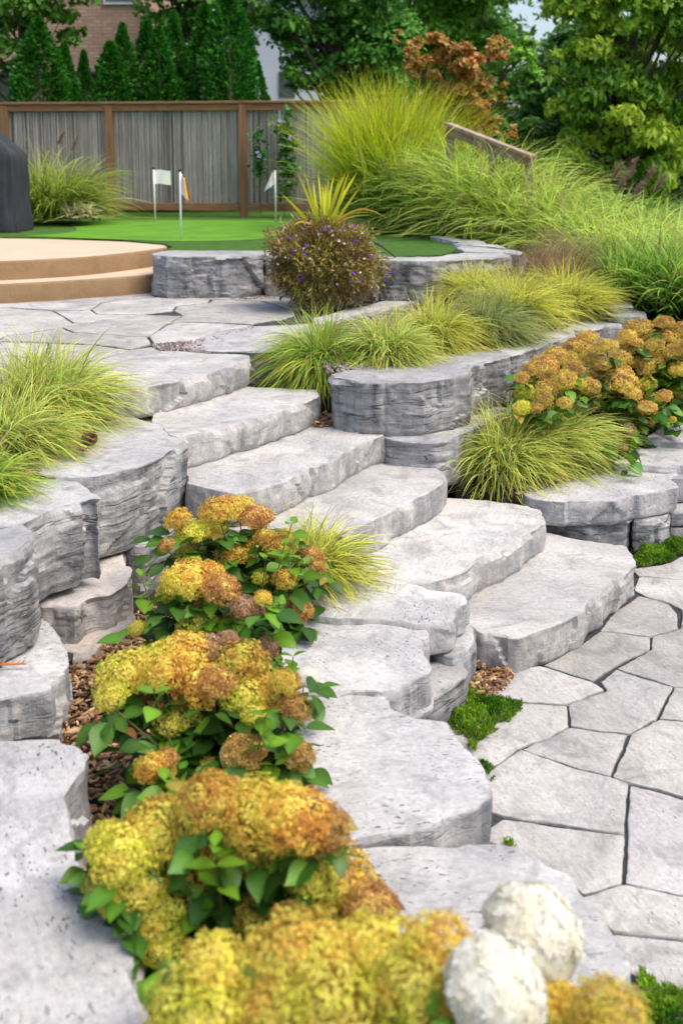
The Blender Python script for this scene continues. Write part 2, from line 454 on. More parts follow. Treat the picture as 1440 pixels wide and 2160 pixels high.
# ------------------------------------------------------------------ ground and earth
ZP, ZG = 1.056, 1.44            # upper patio and putting-green levels
g = mk('ground', [(-300,-60,-.10),(300,-60,-.10),(300,500,-.10),(-300,500,-.10)], [np.array([[0,1,2,3]])], M['soil'])
tag(obj('ground', g), kind='structure')
prism('upper_soil', px(1.03, [(-500,985),(-100,930),(60,905),(200,846),(300,792),(400,762),(500,748),(560,732),(620,722),(690,738),(760,775),(900,772),(1000,752),(1060,742),(1100,734),(1150,714),(1200,704),(1215,690),(1290,672),(1340,666),(1440,700),(1700,720)]) + [Vector((11,9.5,0)),Vector((14,11,0)),Vector((14,60,0)),Vector((-14,60,0)),Vector((-14,6,0))], -.05, .995, 'soil', 'structure', grid=.8)
prism('ledge_soil', px(.86, [(-700,1180),(0,1095),(60,1075),(150,1035),(250,970),(330,928),(320,885),(200,850),(0,850),(-700,880)]), -.05, .86, 'soil', 'structure')
prism('ledge_soil', px(.84, [(470,815),(560,822),(672,832),(700,838),(760,815),(800,790),(760,745),(600,735),(480,770)]), -.05, .84, 'soil', 'structure', grid=.2, bump=.015)
prism('bed_soil', px(.23, [(-300,2500),(-100,1700),(0,1500),(100,1380),(250,1250),(350,1190),(450,1130),(600,1120),(690,1200),(680,1330),(680,1480),(780,1800),(1000,2150),(1300,2500)]), -.05, .23, 'soil', 'structure', grid=.12, bump=.018)
prism('bank_soil', px(.36, [(1085,1048),(1160,1040),(1300,1030),(1390,1010),(1440,1004),(1900,1004),(2100,850),(1400,790),(1090,860),(1040,900),(960,960),(960,1030)]), -.05, .36, 'soil', 'structure', grid=.2, bump=.015)
prism('turf', px(ZG, [(-900,498),(0,499),(120,501),(250,505),(345,513),(366,521),(345,528),(560,532),(800,541),(880,539),(925,538),(952,531),(962,525),(945,512),(900,498),(850,490)]) + [Vector((1.9,14,0)),Vector((2.2,17.4,0)),Vector((6,18,0)),Vector((30,18,0)),Vector((30,70,0)),Vector((-30,70,0)),Vector((-30,12,0))], 1.0, ZG, 'turf', 'structure', grid=.5)
pu = px(ZG+.004, [(20,497),(110,494),(158,489),(166,482),(140,472),(180,467),(300,464),(560,464),(640,468),(700,476),(690,486),(640,497),(560,504),(470,508),(380,509),(300,507),(200,503)])
pu = resample(chaikin(chaikin(np.array([[p.x, p.y] for p in pu]), .5), .3), .08)
c, t, _ = cdt_cap(pu, .3)
tag(obj('putting_green', mk('putting_green', np.column_stack([c, np.full(len(c), ZG+.004)]), [np.array([f for f in t if len(f) == 3])], M['putt'])), kind='structure')

# ------------------------------------------------------------------ paving
def paving(name, polys, z, joint, seed):
    V, Q, T, CC, off = [], [], [], [], 0
    for k, pl in enumerate(polys):
        p = np.array([[P(u, v, z)[0], P(u, v, z)[1]] for u, v in pl])
        if area2(p) < 0: p = p[::-1]
        p = resample(chaikin(p, .006), .014)
        q3 = np.column_stack([p, np.zeros(len(p))])
        nn = normals2(p, 2)
        for _ in range(2): nn = nn + np.roll(nn, 1, 0) + np.roll(nn, -1, 0); nn /= np.linalg.norm(nn, axis=1, keepdims=True)+1e-9
        w = joint + .0045*fbm(q3*7+k*3.7, seed, 3) + .002*fbm(q3*40, seed+k, 2)
        p = p - nn*np.clip(w, .001, .03)[:, None]; n = len(p)
        dz = RNG.uniform(-.003, .003); sl = RNG.uniform(-.004, .004, 2); ce = p.mean(0)
        rows = []
        for ins, zz in ((0.0, -.035), (0.0, -.006), (.0015, -.0015), (.005, 0.0)):
            rows.append(np.column_stack([p - nn*ins, np.full(n, z+zz)]))
        cap, tris, orig = cdt_cap(rows[-1][:, :2], .06)
        side = np.vstack(rows); mapv = {}; ex = []
        for i, o in enumerate(orig):
            rim = [x for x in o if x < n]
            if rim: mapv[i] = 3*n + rim[0]
            else: mapv[i] = 4*n + len(ex); ex.append((cap[i][0], cap[i][1], z))
        a = np.arange(n); b_ = (a+1) % n
        for r in range(3): Q.append(np.stack([r*n+a, r*n+b_, (r+1)*n+b_, (r+1)*n+a], 1)+off)
        T.append(np.array([[mapv[x] for x in f] for f in tris if len(f) == 3])+off)
        av = np.vstack([side, np.array(ex)]) if ex else side
        top = av[:, 2] > z-.002
        av[top, 2] += .0035*fbm(av[top]*3.5, seed+3, 3) + .0016*fbm(av[top]*18, seed+4, 3)
        av[:, 2] += dz + (av[:, 0]-ce[0])*sl[0] + (av[:, 1]-ce[1])*sl[1]
        tn = RNG.uniform(.78, 1.07)*np.array([1.0, RNG.uniform(.985, 1.003), RNG.uniform(.95, 1.0)]); CC.append(np.tile(tn, (len(av), 1)))
        V.append(av); off += len(av)
    return tag(obj(name, mk(name, np.vstack(V), [np.vstack(Q), np.vstack(T)], M['flag'], np.vstack(CC))), kind='structure')
LOW = [
 [(1142,1402),(1250,1437),(1265,1427),(1295,1405),(1371,1371),(1372,1343),(1262,1331),(1230,1355)],
 [(1262,1331),(1372,1343),(1431,1325),(1428,1295),(1410,1271),(1360,1258),(1345,1255),(1290,1295)],
 [(1360,1258),(1410,1271),(1436,1286),(1530,1280),(1530,1228),(1440,1223),(1345,1218),(1335,1245)],
 [(1330,1200),(1345,1217),(1440,1223),(1530,1228),(1540,1172),(1440,1170),(1390,1192)],
 [(1436,1286),(1431,1325),(1372,1343),(1371,1371),(1297,1409),(1420,1448),(1530,1455),(1560,1380),(1530,1280)],
 [(1140,1404),(1250,1438),(1276,1456),(1197,1487),(1100,1481),(1030,1470),(1000,1440),(1060,1410)],
 [(1276,1456),(1262,1438),(1297,1410),(1420,1448),(1386,1518),(1328,1547),(1200,1532),(1197,1487)],
 [(1420,1448),(1530,1455),(1540,1530),(1440,1522),(1386,1518)],
 [(1100,1481),(1197,1487),(1200,1532),(1155,1557),(1096,1579),(1043,1616),(1000,1600),(940,1560),(920,1490),(1000,1470)],
 [(1096,1579),(1200,1532),(1328,1547),(1305,1600),(1288,1641),(1200,1618)],
 [(1540,1530),(1440,1522),(1386,1518),(1328,1547),(1288,1641),(1325,1654),(1440,1681),(1540,1695)],
 [(1096,1580),(1200,1618),(1288,1641),(1325,1654),(1318,1762),(1170,1738),(1125,1733),(1060,1724),(1000,1700),(1000,1640),(1043,1616)],
 [(1060,1724),(1125,1733),(1318,1762),(1314,1865),(1229,1890),(1190,1850),(1080,1795),(1000,1760)],
 [(1325,1654),(1440,1681),(1540,1695),(1545,1900),(1440,1891),(1340,1870),(1314,1865)],
 [(1229,1890),(1314,1865),(1340,1870),(1440,1891),(1545,1900),(1560,1995),(1440,1985),(1291,1968),(1240,1930),(1180,1890)],
 [(1291,1968),(1440,1985),(1560,1995),(1580,2100),(1400,2080),(1300,2040),(1250,1980)],
 [(1400,2080),(1580,2100),(1600,2230),(1420,2230),(1320,2160),(1300,2070)],
 [(1545,1700),(1700,1720),(1760,1960),(1560,1995)],[(1540,1530),(1700,1540),(1720,1700),(1545,1690)],[(1535,1400),(1680,1400),(1700,1530),(1540,1525)],
 [(1540,1280),(1670,1290),(1680,1390),(1560,1385)],[(1540,1172),(1660,1180),(1670,1280),(1530,1278)],[(1570,2000),(1770,1975),(1850,2200),(1600,2220)],
 [(1700,1540),(1900,1560),(1960,1740),(1770,1965),(1705,1715)],[(1680,1395),(1880,1410),(1900,1555),(1700,1535)],[(1675,1285),(1840,1300),(1875,1405),(1682,1392)],[(1662,1180),(1800,1190),(1835,1295),(1672,1285)],[(1800,1190),(2000,1200),(2080,1400),(1880,1408)],[(1882,1412),(2085,1405),(2200,1600),(1905,1560)],[(1420,2240),(1610,2240),(1640,2420),(1440,2420)],[(1320,2170),(1410,2240),(1420,2420),(1260,2420)]]
paving('patio_paving', LOW, 0.0, .0060, 21)
prism('patio_bedding', px(-.02, [(880,2600),(900,1480),(1000,1380),(1300,1180),(1330,1120),(2100,1120),(2600,2600)]), -.09, -.012, 'joint', 'structure', grid=.5)
def z3(pts): return [(x/2, 560+y/2) for x, y in pts]
UP = [z3(p) for p in (
 [(-200,330),(20,322),(205,328),(203,355),(150,398),(60,378),(0,380),(-200,385)],
 [(208,328),(400,336),(552,357),(450,385),(320,411),(155,400),(205,357)],
 [(-200,387),(0,382),(60,380),(152,401),(312,412),(200,450),(60,500),(-250,480)],
 [(312,412),(450,386),(552,358),(640,345),(700,370),(500,440),(200,520),(60,500),(200,450)],
 [(-200,322),(0,313),(30,296),(180,276),(262,264),(310,284),(625,302),(640,330),(555,354),(400,334),(205,326),(20,320),(-200,328)],
 [(-200,176),(0,173),(60,179),(220,191),(272,215),(310,242),(260,262),(180,274),(30,294),(0,310),(-200,320)],
 [(222,191),(383,186),(412,204),(600,206),(590,211),(410,231),(385,242),(310,242),(272,215)],
 [(385,242),(410,231),(600,207),(768,210),(700,250),(625,300),(310,283),(263,263),(308,243)],
 [(627,301),(702,251),(742,236),(900,241),(1067,250),(980,275),(890,300),(830,320),(750,325),(650,335)],
 [(770,210),(905,198),(1100,215),(1198,225),(1078,241),(1067,250),(900,240),(743,235),(703,250)],
 [(430,156),(600,138),(740,124),(887,141),(880,155),(742,172),(730,190),(600,204),(412,203),(384,185)],
 [(-200,166),(430,154),(383,185),(222,190),(60,178),(-200,174)],
 [(743,174),(882,156),(898,144),(1100,148),(1250,190),(1242,210),(1198,224),(1100,214),(905,197),(770,209),(733,190)],
 [(700,124),(900,112),(1120,112),(1270,150),(1255,188),(1100,147),(893,142),(740,124)],
 [(600,137),(430,154),(-200,165),(-200,110),(600,100),(740,122)],
 [(1120,112),(1440,100),(1600,112),(1500,150),(1270,150)], [(1270,152),(1500,152),(1400,185),(1252,190)])]
paving('terrace_paving', UP, ZP, .008, 33)
prism('terrace_bedding', px(ZP-.02, [(-300,800),(60,800),(300,742),(420,738),(500,710),(640,680),(900,615),(700,600),(-300,600)]), 1.0, ZP-.012, 'joint', 'structure', grid=.5)

# ------------------------------------------------------------------ step stones
GS = 'cut stone steps climbing from the patio'
stone('step_stone', [(1090,1346),(1160,1322),(1230,1295),(1240,1272),(1270,1250),(1300,1222),(1343,1188),(1320,1152),(1265,1145),(1200,1134),(1130,1118),(1040,1160),(930,1250),(940,1285),(1007,1336)], .176, .20, 'step', 'step', 'lowest wide stone step, resting on the jointed patio beside the wood chips', 'stone step', GS)
stone('step_stone', [(897,1233),(955,1209),(990,1197),(1022,1172),(1065,1155),(1110,1125),(1130,1112),(1152,1101),(1140,1075),(1090,1065),(1010,1052),(945,1050),(880,1050),(720,1150),(640,1185),(660,1225),(760,1235)], .352, .176, 'step', 'step', 'second stone step up from the patio, its right end under the sedge and bench slab', 'stone step', GS)
stone('step_stone', [(722,1126),(750,1115),(795,1097),(825,1077),(855,1060),(885,1047),(920,1027),(943,1006),(930,995),(885,970),(815,967),(740,960),(560,1030),(430,1030),(375,1045),(380,1095),(520,1120),(650,1120)], .528, .176, 'step', 'step', 'third stone step up, its left part behind the back hydrangea bush', 'stone step', GS)
stone('step_stone', [(392,1020),(450,1033),(502,1043),(550,1032),(615,1007),(645,990),(700,970),(750,940),(810,918),(803,904),(775,895),(700,890),(640,885),(500,925),(392,975)], .704, .178, 'step', 'step', 'fourth stone step up, with a sharp broken front left corner above the hydrangeas', 'stone step', GS)
stone('step_stone', [(362,930),(395,922),(440,910),(480,902),(505,892),(550,880),(600,862),(650,845),(673,837),(668,823),(600,820),(530,815),(460,808),(320,865),(335,905)], .88, .176, 'step', 'step', 'fifth stone step up, draped by the sedge at its right rear corner', 'stone step', GS)
stone('step_stone', [(240,833),(280,822),(350,807),(415,792),(480,775),(526,759),(524,749),(450,747),(380,740),(300,741),(200,762),(120,800),(170,828)], ZP, .18, 'step', 'step', 'topmost pale stone step level with the terrace, its face streaked brown', 'stone step', GS)

# ------------------------------------------------------------------ right hand retaining wall
GW = 'natural stone blocks of the retaining walls'
def W(lbl, pts, z, th, style='strata', mat='wall', cat='wall stone', grp=GW, name='wall_stone', **k): return stone(name, pts, z, th, style, mat, lbl, cat, grp, **k)
W('dark fronted border stone behind the topmost step, pebbles along its rear edge', [(382,733),(440,742),(520,743),(575,740),(612,722),(660,702),(700,684),(640,683),(540,688),(470,697),(418,714)], 1.06, .30, mat='wall')
W('big rounded block with dark layered front beside the fourth step', [(706,800),(770,807),(830,808),(895,807),(955,797),(962,792),(985,790),(992,772),(1040,760),(1076,752),(1060,732),(960,728),(850,742),(740,768),(698,790)], 1.03, .34)
W('low ledge block under the big dark fronted block, its top just showing', [(812,926),(860,930),(918,934),(958,924),(990,905),(1050,878),(1080,862),(1000,850),(850,880),(790,905)], .69, .30)
W('wall block with broken face right of the big rounded block', [(1077,752),(1095,746),(1114,738),(1153,727),(1190,712),(1180,690),(1080,692),(1020,728)], 1.03, .5)
W('short dark fronted block partly behind the rear hydrangea heads', [(1154,724),(1171,722),(1199,722),(1212,712),(1215,700),(1190,676),(1120,690)], 1.02, .5)
W('long low block with notched dark face below the sedge tips', [(1215,698),(1245,697),(1272,694),(1276,689),(1296,685),(1312,682),(1349,678),(1357,668),(1300,655),(1220,655),(1160,675)], 1.02, .5)
W('pale flat block with a grey right end, second from the top of the curved row', [(1262,661),(1300,668),(1338,669),(1359,671),(1358,658),(1333,652),(1275,647)], 1.075, .08, 'cope')
W('pale flat block stacked third from the top of the curved row', [(1244,634),(1266,645),(1331,648),(1328,633),(1290,625),(1242,622)], 1.13, .09, 'cope')
W('uppermost thin pale block of the curved row under the tall grass', [(1228,612),(1244,624),(1290,626),(1287,619),(1240,606)], 1.16, .08, 'cope')
W('long pale border slab between the planter and the sedge row', [(655,690),(720,672),(800,652),(880,636),(945,625),(930,616),(870,624),(790,640),(720,655),(660,672)], 1.075, .12, 'cope', 'cope')
# bench at the right
W('broad flat bench slab with faceted grey front, above the moss', [(1100,1044),(1117,1051),(1155,1056),(1217,1058),(1295,1057),(1330,1048),(1380,1037),(1431,1027),(1411,1013),(1409,1004),(1430,999),(1415,992),(1355,982),(1295,982),(1200,990),(1090,1020)], .375, .155, 'cope', 'cope')
W('grey block right of the bench slab, cut by the picture edge', [(1408,1010),(1440,1009),(1600,1006),(1760,1000),(1750,955),(1400,975)], .37, .16, 'cope', 'wall')
W('long low base block carrying the bench slab behind the lowest step', [(1150,1100),(1240,1105),(1332,1100),(1330,1070),(1150,1070)], .215, .22, 'strata', 'wall')
W('base block under the right end of the bench slab, moss at its foot', [(1334,1098),(1370,1094),(1408,1084),(1400,1062),(1334,1066)], .215, .22, 'strata', 'wall')
W('small grey block under the picture edge, topmost of the right foot stack', [(1408,1082),(1440,1082),(1600,1078),(1700,1074),(1700,1050),(1405,1056)], .20, .09, 'cope', 'wall')
W('small tan block at the foot of the right wall, behind the moss', [(1410,1112),(1440,1113),(1640,1112),(1690,1085),(1405,1090)], .10, .12, 'cope', 'tan_rock')
W('thin pale slab laid behind the bench slab', [(1290,977),(1355,980),(1392,983),(1440,983),(1560,984),(1740,975),(1720,938),(1440,936),(1360,931),(1320,950)], .42, .08, 'cope', 'cope')
W('highest pale slab of the bench, under the right hydrangeas', [(1353,927),(1405,930),(1440,933),(1560,934),(1720,926),(1700,880),(1440,882),(1375,910)], .47, .08, 'cope', 'cope')

# ------------------------------------------------------------------ left retaining wall
W('tall curved block with finely layered face left of the fourth step', [(90,1000),(139,1007),(178,1008),(239,999),(278,987),(319,974),(361,949),(381,933),(390,928),(375,921),(353,918),(350,907),(335,893),(260,878),(120,890),(40,950)], .90, .41)
W('deep set dark block in the gap under the tall curved block', [(262,1150),(300,1156),(350,1126),(400,1076),(380,1040),(280,1090)], .49, .30)
W('rugged grey block with overhanging rim under the left sedge', [(-60,1110),(0,1112),(58,1100),(92,1081),(139,1064),(194,1049),(216,1052),(192,1037),(167,1016),(119,1010),(0,1012),(-80,1030)], .89, .38, rough=1.25)
W('nearest upright block of the left wall, cut by the picture edge', [(-140,1200),(-60,1190),(0,1174),(31,1166),(66,1139),(70,1122),(40,1095),(-60,1090),(-150,1110)], .885, .42)
W('craggy tan and grey rock under the rugged grey block', [(66,1276),(110,1277),(165,1284),(172,1272),(180,1262),(205,1256),(240,1248),(268,1232),(272,1192),(264,1160),(255,1140),(189,1150),(120,1200)], .47, .25, 'step', 'tan_rock', rough=1.5)
W('low tan ledge rock jutting out at the mulch', [(135,1370),(175,1373),(206,1344),(272,1312),(282,1275),(200,1220),(110,1290)], .30, .16, 'step', 'tan_rock', rough=1.5)
W('smooth pale rounded rock left of the mulch', [(20,1460),(80,1455),(118,1436),(146,1402),(143,1380),(133,1355),(117,1322),(92,1306),(66,1302),(28,1312),(-30,1360)], .45, .26, 'cope', 'cope', rough=1.2)
W('square edged grey block lowest but one on the left', [(-120,1485),(0,1480),(42,1468),(103,1461),(116,1446),(108,1430),(60,1405),(0,1412),(-120,1425)], .50, .30, 'step', 'cope')
W('large blurred foreground slab with scalloped edge, nearest on the left', [(-300,1600),(0,1562),(111,1560),(155,1568),(178,1584),(180,1612),(150,1640),(117,1690),(150,1765),(166,1825),(200,1895),(280,1940),(293,1985),(288,2050),(302,2092),(322,2120),(330,2260),(-500,2300)], .56, .36, 'cope', 'cope', rough=1.6, step=.014)

# ------------------------------------------------------------------ coping slabs between bed and patio
GC = 'flat coping slabs edging the hydrangea bed'
def Cp(lbl, pts, z, th, **k): return stone('coping_slab', pts, z, th, 'cope', 'cope', lbl, 'coping slab', GC, **k)
Cp('coping slab farthest up, meeting the second step beside the small sedge', [(640,1222),(720,1226),(890,1233),(906,1243),(965,1247),(986,1260),(991,1272),(962,1288),(956,1310),(897,1316),(850,1311),(790,1306),(720,1303),(650,1297),(600,1260)], .36, .15)
Cp('second coping slab down, with a stepped notch at its right edge', [(600,1306),(650,1302),(720,1307),(790,1311),(860,1317),(897,1330),(898,1384),(908,1394),(913,1404),(910,1416),(870,1430),(832,1455),(720,1461),(620,1461),(590,1380)], .335, .20)
W('upright base block under the farthest coping slab, beside the wood chips', [(880,1350),(945,1388),(985,1372),(1004,1345),(1000,1322),(960,1300),(880,1310)], .20, .21, 'cope', 'wall')
W('grey base block under the second coping slab, moss against its foot', [(860,1480),(915,1476),(985,1420),(960,1385),(880,1400)], .16, .18, 'cope', 'wall')
Cp('third coping slab down, widest, with a smooth curved grey front edge', [(600,1466),(640,1466),(720,1466),(823,1467),(827,1497),(885,1513),(945,1517),(966,1552),(985,1580),(1002,1602),(1041,1680),(1020,1690),(1010,1710),(950,1720),(910,1747),(805,1765),(745,1777),(650,1780),(600,1640)], .315, .32)
Cp('nearest coping slab, below the two white flower heads', [(660,1786),(745,1784),(850,1782),(1000,1781),(1050,1784),(1110,1802),(1170,1832),(1200,1842),(1211,1870),(1255,1920),(1300,1980),(1345,2043),(1320,2070),(1270,2110),(1200,2160),(1060,2260),(800,2260),(680,2000)], .295, .30)

# ------------------------------------------------------------------ wall below the putting green
GG = 'grey stone blocks edging the putting green'
def Gw(lbl, pts, z, th, style='strata', mat='wall', **k): return stone('wall_stone', pts, z, th, style, mat, lbl, 'wall stone', GG, **k)
Gw('long rough block between the tan steps and the planter', [(322,539),(350,541),(440,541),(520,540),(556,538),(556,528),(345,529),(322,534)], 1.455, .40, step=.018, rough=1.3)
Gw('brownish block hidden behind the planted pot', [(560,539),(640,542),(720,546),(798,548),(798,536),(700,532),(560,528)], 1.45, .40, mat='tan_rock', step=.018, rough=1.3)
Gw('long weathered block right of the planted pot', [(801,548),(867,551),(927,551),(992,547),(1035,545),(1067,542),(1076,539),(1060,534),(977,532),(925,541),(867,543),(801,541)], 1.455, .40, step=.018, rough=1.3)
Gw('end block with a squared right corner, behind the weathered block', [(977,531),(1060,534),(1097,538),(1104,532),(1095,529),(1060,524),(975,517),(962,522)], 1.46, .40, step=.018, rough=1.3)
Gw('thin flat slab beside the turf curve, behind the squared end block', [(958,514),(1010,518),(1068,523),(1050,516),(1020,514),(970,511)], 1.475, .1, 'cope', 'cope', step=.018, rough=1.3)
Gw('farthest flat slab of the turf edge, under the long grass', [(906,497),(950,507),(985,513),(1026,514),(1020,509),(970,503),(920,496)], 1.485, .1, 'cope', 'cope', step=.018, rough=1.3)

# ------------------------------------------------------------------ tan concrete steps
def slab(name, lbl, pts, z, th):
    p = np.array([[q[0], q[1]] for q in pts]);
    if area2(p) < 0: p = p[::-1]
    p = resample(chaikin(chaikin(p, .3), .2), .06)
    nn = normals2(p, 1); n = len(p); rows = []
    for ins, zz in ((0, z-th), (0, z-.02), (.006, z-.006), (.02, z)): rows.append(np.column_stack([p-nn*ins, np.full(n, zz)]))
    a = np.arange(n); b_ = (a+1) % n
    q = np.vstack([np.stack([r*n+a, r*n+b_, (r+1)*n+b_, (r+1)*n+a], 1) for r in range(3)])
    cap, tris, orig = cdt_cap(rows[-1][:, :2], .5)
    me = mk(name, np.vstack(rows), [q], M['concrete'], None, True)
    root = tag(obj(name, me), lbl, 'concrete step', 'round tan concrete steps')
    tm = mk('tread', np.column_stack([cap, np.full(len(cap), z+.001)]), [np.array([f for f in tris if len(f) == 3])], M['concrete_top'])
    obj('tread', tm, (0, 0, 0), root); return root
slab('concrete_step', 'lower curved tan concrete step standing on the grey terrace', px(1.236, [(-900,640),(-300,615),(0,600),(150,592),(250,585),(330,579),(383,574),(375,566),(300,560),(0,556),(-900,560)]), 1.236, .20)
slab('concrete_step', 'upper round tan concrete pad beside the putting green', px(1.418, [(-900,575),(-300,560),(0,552),(150,545),(250,536),(330,526),(362,521),(345,515),(250,507),(120,503),(0,501),(-900,500)]), 1.418, .30)

# ------------------------------------------------------------------ grasses
def blades(n, r0, length, spread, bend, width, cols, lean=(0, 0), zmin=0.0, seed=0, segs=8, lvar=.35, upright=0.0, tipmix=.5, r_drop=None):
    """arching grass blades; cols = (base, mid, tip) natural leaf colours"""
    g = np.random.default_rng(seed)
    az = g.uniform(0, 2*np.pi, n); rr = r0*np.sqrt(g.uniform(0, 1, n))
    a2 = g.uniform(0, 2*np.pi, n)
    p = np.column_stack([rr*np.cos(a2), rr*np.sin(a2), np.zeros(n)])
    out = np.column_stack([np.cos(az), np.sin(az)])*.7 + np.column_stack([np.cos(a2), np.sin(a2)])*.6*(rr/r0)[:, None]
    out /= np.linalg.norm(out, axis=1, keepdims=True)+1e-9
    el = np.clip(R(90) - np.abs(g.normal(0, spread, n)) + upright, R(12), R(90))
    L = length*(1 - lvar*g.uniform(0, 1, n)**1.3)
    d = np.column_stack([out*np.cos(el)[:, None], np.sin(el)])
    ln = np.array([lean[0], lean[1], 0.0])
    bnd = bend*g.uniform(.55, 1.35, n)
    pts = [p]; dirs = [d]
    curl = g.normal(0, .10, (n, 3))
    for k in range(segs):
        d = d + ((np.array([0, 0, -1.0]) + np.column_stack([out*.8, np.zeros(n)]))*bnd[:, None]*(.4 + 1.3*k/segs) + ln + curl)/segs
        d = d/np.linalg.norm(d, axis=1, keepdims=True)
        q = pts[-1] + d*(L/segs)[:, None]
        lim = zmin if r_drop is None else np.where(r_drop(q), -9, zmin)
        q[:, 2] = np.maximum(q[:, 2], lim + g.uniform(.002, .03, n))
        pts.append(q); dirs.append(d)
    perp = np.column_stack([-out[:, 1], out[:, 0], np.zeros(n)])
    tw = g.uniform(-.9, .9, n)
    perp = perp*np.cos(tw)[:, None] + np.column_stack([np.zeros(n), np.zeros(n), np.sin(tw)])
    w = width*g.uniform(.6, 1.2, n)
    V, C = [], []
    b0, b1, b2 = [np.array(c) for c in cols]
    br = g.uniform(.35, 1.3, n)[:, None]; tm = (g.uniform(0, 1, n) < tipmix)[:, None]*g.uniform(.4, 1, n)[:, None]
    hue = g.normal(0, .05, (n, 1)); dead = g.uniform(0, 1, (n, 1)) < .07
    for k in range(segs+1):
        t = k/segs; ww = (w*(1-t**1.6)*.5 + .0002)[:, None]
        V.append(pts[k]-perp*ww); V.append(pts[k]+perp*ww)
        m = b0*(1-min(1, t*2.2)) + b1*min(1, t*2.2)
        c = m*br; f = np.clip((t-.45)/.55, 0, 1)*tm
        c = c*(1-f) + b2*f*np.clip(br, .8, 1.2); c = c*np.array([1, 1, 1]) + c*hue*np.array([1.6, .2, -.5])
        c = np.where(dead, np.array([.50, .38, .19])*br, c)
        C.append(c); C.append(c)
    V = np.stack(V, 1).reshape(-1, 3); C = np.clip(np.stack(C, 1).reshape(-1, 3), .005, 1)
    m = 2*(segs+1); base = (np.arange(n)*m)[:, None, None]
    q = np.array([[2*k, 2*k+1, 2*k+3, 2*k+2] for k in range(segs)])[None]
    return V, (base+q).reshape(-1, 4), C
def join(parts):
    V, Q, C, o = [], [], [], 0
    for v, q, c in parts: V.append(v); Q.append(q+o); C.append(c); o += len(v)
    return np.vstack(V), [np.vstack(Q)], np.vstack(C)
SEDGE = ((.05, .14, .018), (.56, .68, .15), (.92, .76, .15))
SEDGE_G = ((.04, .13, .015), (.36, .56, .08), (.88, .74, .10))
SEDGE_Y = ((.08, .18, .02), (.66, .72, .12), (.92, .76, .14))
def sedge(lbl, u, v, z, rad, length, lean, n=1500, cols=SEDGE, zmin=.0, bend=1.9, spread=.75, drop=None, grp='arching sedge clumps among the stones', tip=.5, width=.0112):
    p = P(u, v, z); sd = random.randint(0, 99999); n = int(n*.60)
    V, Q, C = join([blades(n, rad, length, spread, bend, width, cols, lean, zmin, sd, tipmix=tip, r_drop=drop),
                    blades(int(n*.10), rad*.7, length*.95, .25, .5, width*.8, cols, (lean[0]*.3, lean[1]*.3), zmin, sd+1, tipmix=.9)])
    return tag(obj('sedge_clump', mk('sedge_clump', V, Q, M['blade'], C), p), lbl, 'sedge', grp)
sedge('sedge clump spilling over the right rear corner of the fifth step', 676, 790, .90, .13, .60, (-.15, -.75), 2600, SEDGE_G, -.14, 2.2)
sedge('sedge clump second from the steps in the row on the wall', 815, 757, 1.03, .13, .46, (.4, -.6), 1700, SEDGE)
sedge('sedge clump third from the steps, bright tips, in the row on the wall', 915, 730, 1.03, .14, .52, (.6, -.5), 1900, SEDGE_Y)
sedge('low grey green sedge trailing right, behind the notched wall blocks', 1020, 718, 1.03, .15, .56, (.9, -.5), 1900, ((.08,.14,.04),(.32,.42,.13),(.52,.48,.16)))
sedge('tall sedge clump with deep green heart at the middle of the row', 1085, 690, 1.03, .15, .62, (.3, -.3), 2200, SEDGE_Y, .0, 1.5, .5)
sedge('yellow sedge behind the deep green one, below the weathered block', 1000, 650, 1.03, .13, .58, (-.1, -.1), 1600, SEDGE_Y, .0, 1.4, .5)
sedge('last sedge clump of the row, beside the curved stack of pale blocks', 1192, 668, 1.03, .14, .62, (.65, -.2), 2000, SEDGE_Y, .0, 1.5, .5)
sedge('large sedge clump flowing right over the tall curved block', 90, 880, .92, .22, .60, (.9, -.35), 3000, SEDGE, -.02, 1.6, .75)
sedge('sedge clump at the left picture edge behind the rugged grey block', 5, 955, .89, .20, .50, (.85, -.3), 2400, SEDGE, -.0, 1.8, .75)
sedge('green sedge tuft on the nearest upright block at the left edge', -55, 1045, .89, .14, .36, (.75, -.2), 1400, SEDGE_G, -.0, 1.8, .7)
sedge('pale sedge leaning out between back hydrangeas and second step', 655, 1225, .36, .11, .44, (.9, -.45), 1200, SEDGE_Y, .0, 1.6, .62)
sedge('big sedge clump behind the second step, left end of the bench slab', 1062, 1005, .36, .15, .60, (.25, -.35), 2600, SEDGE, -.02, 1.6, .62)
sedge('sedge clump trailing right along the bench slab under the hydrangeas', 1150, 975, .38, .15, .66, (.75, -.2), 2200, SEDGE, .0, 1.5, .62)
# tall grasses round the putting green
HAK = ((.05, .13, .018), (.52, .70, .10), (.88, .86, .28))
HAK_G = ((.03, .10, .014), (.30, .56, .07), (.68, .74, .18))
def tall(lbl, u, v, y, h, rad, lean, n=1700, cols=HAK, bend=1.3, spread=.48, width=.023, name='tall_grass', plumes=(), z=None, cat='grass', grp='tall ornamental grasses round the green'):
    p = PD(u, v, y)
    if z is not None: p.z = z
    sd = random.randint(0, 99999); n = int(n*.52)
    V, Q, C = join([blades(n, rad, h*1.25, spread, bend, width, cols, lean, 0.0, sd, tipmix=.45, lvar=.55), blades(n//3, rad*1.3, h*.75, spread*1.5, bend*1.2, width, cols, lean, 0.0, sd+3, tipmix=.3)])
    o = tag(obj(name, mk(name, V, Q, M['blade'], C), p), lbl, cat, grp)
    for (dx, dz) in plumes: plume(o, dx, dz, h)
    return o
PLUME = None
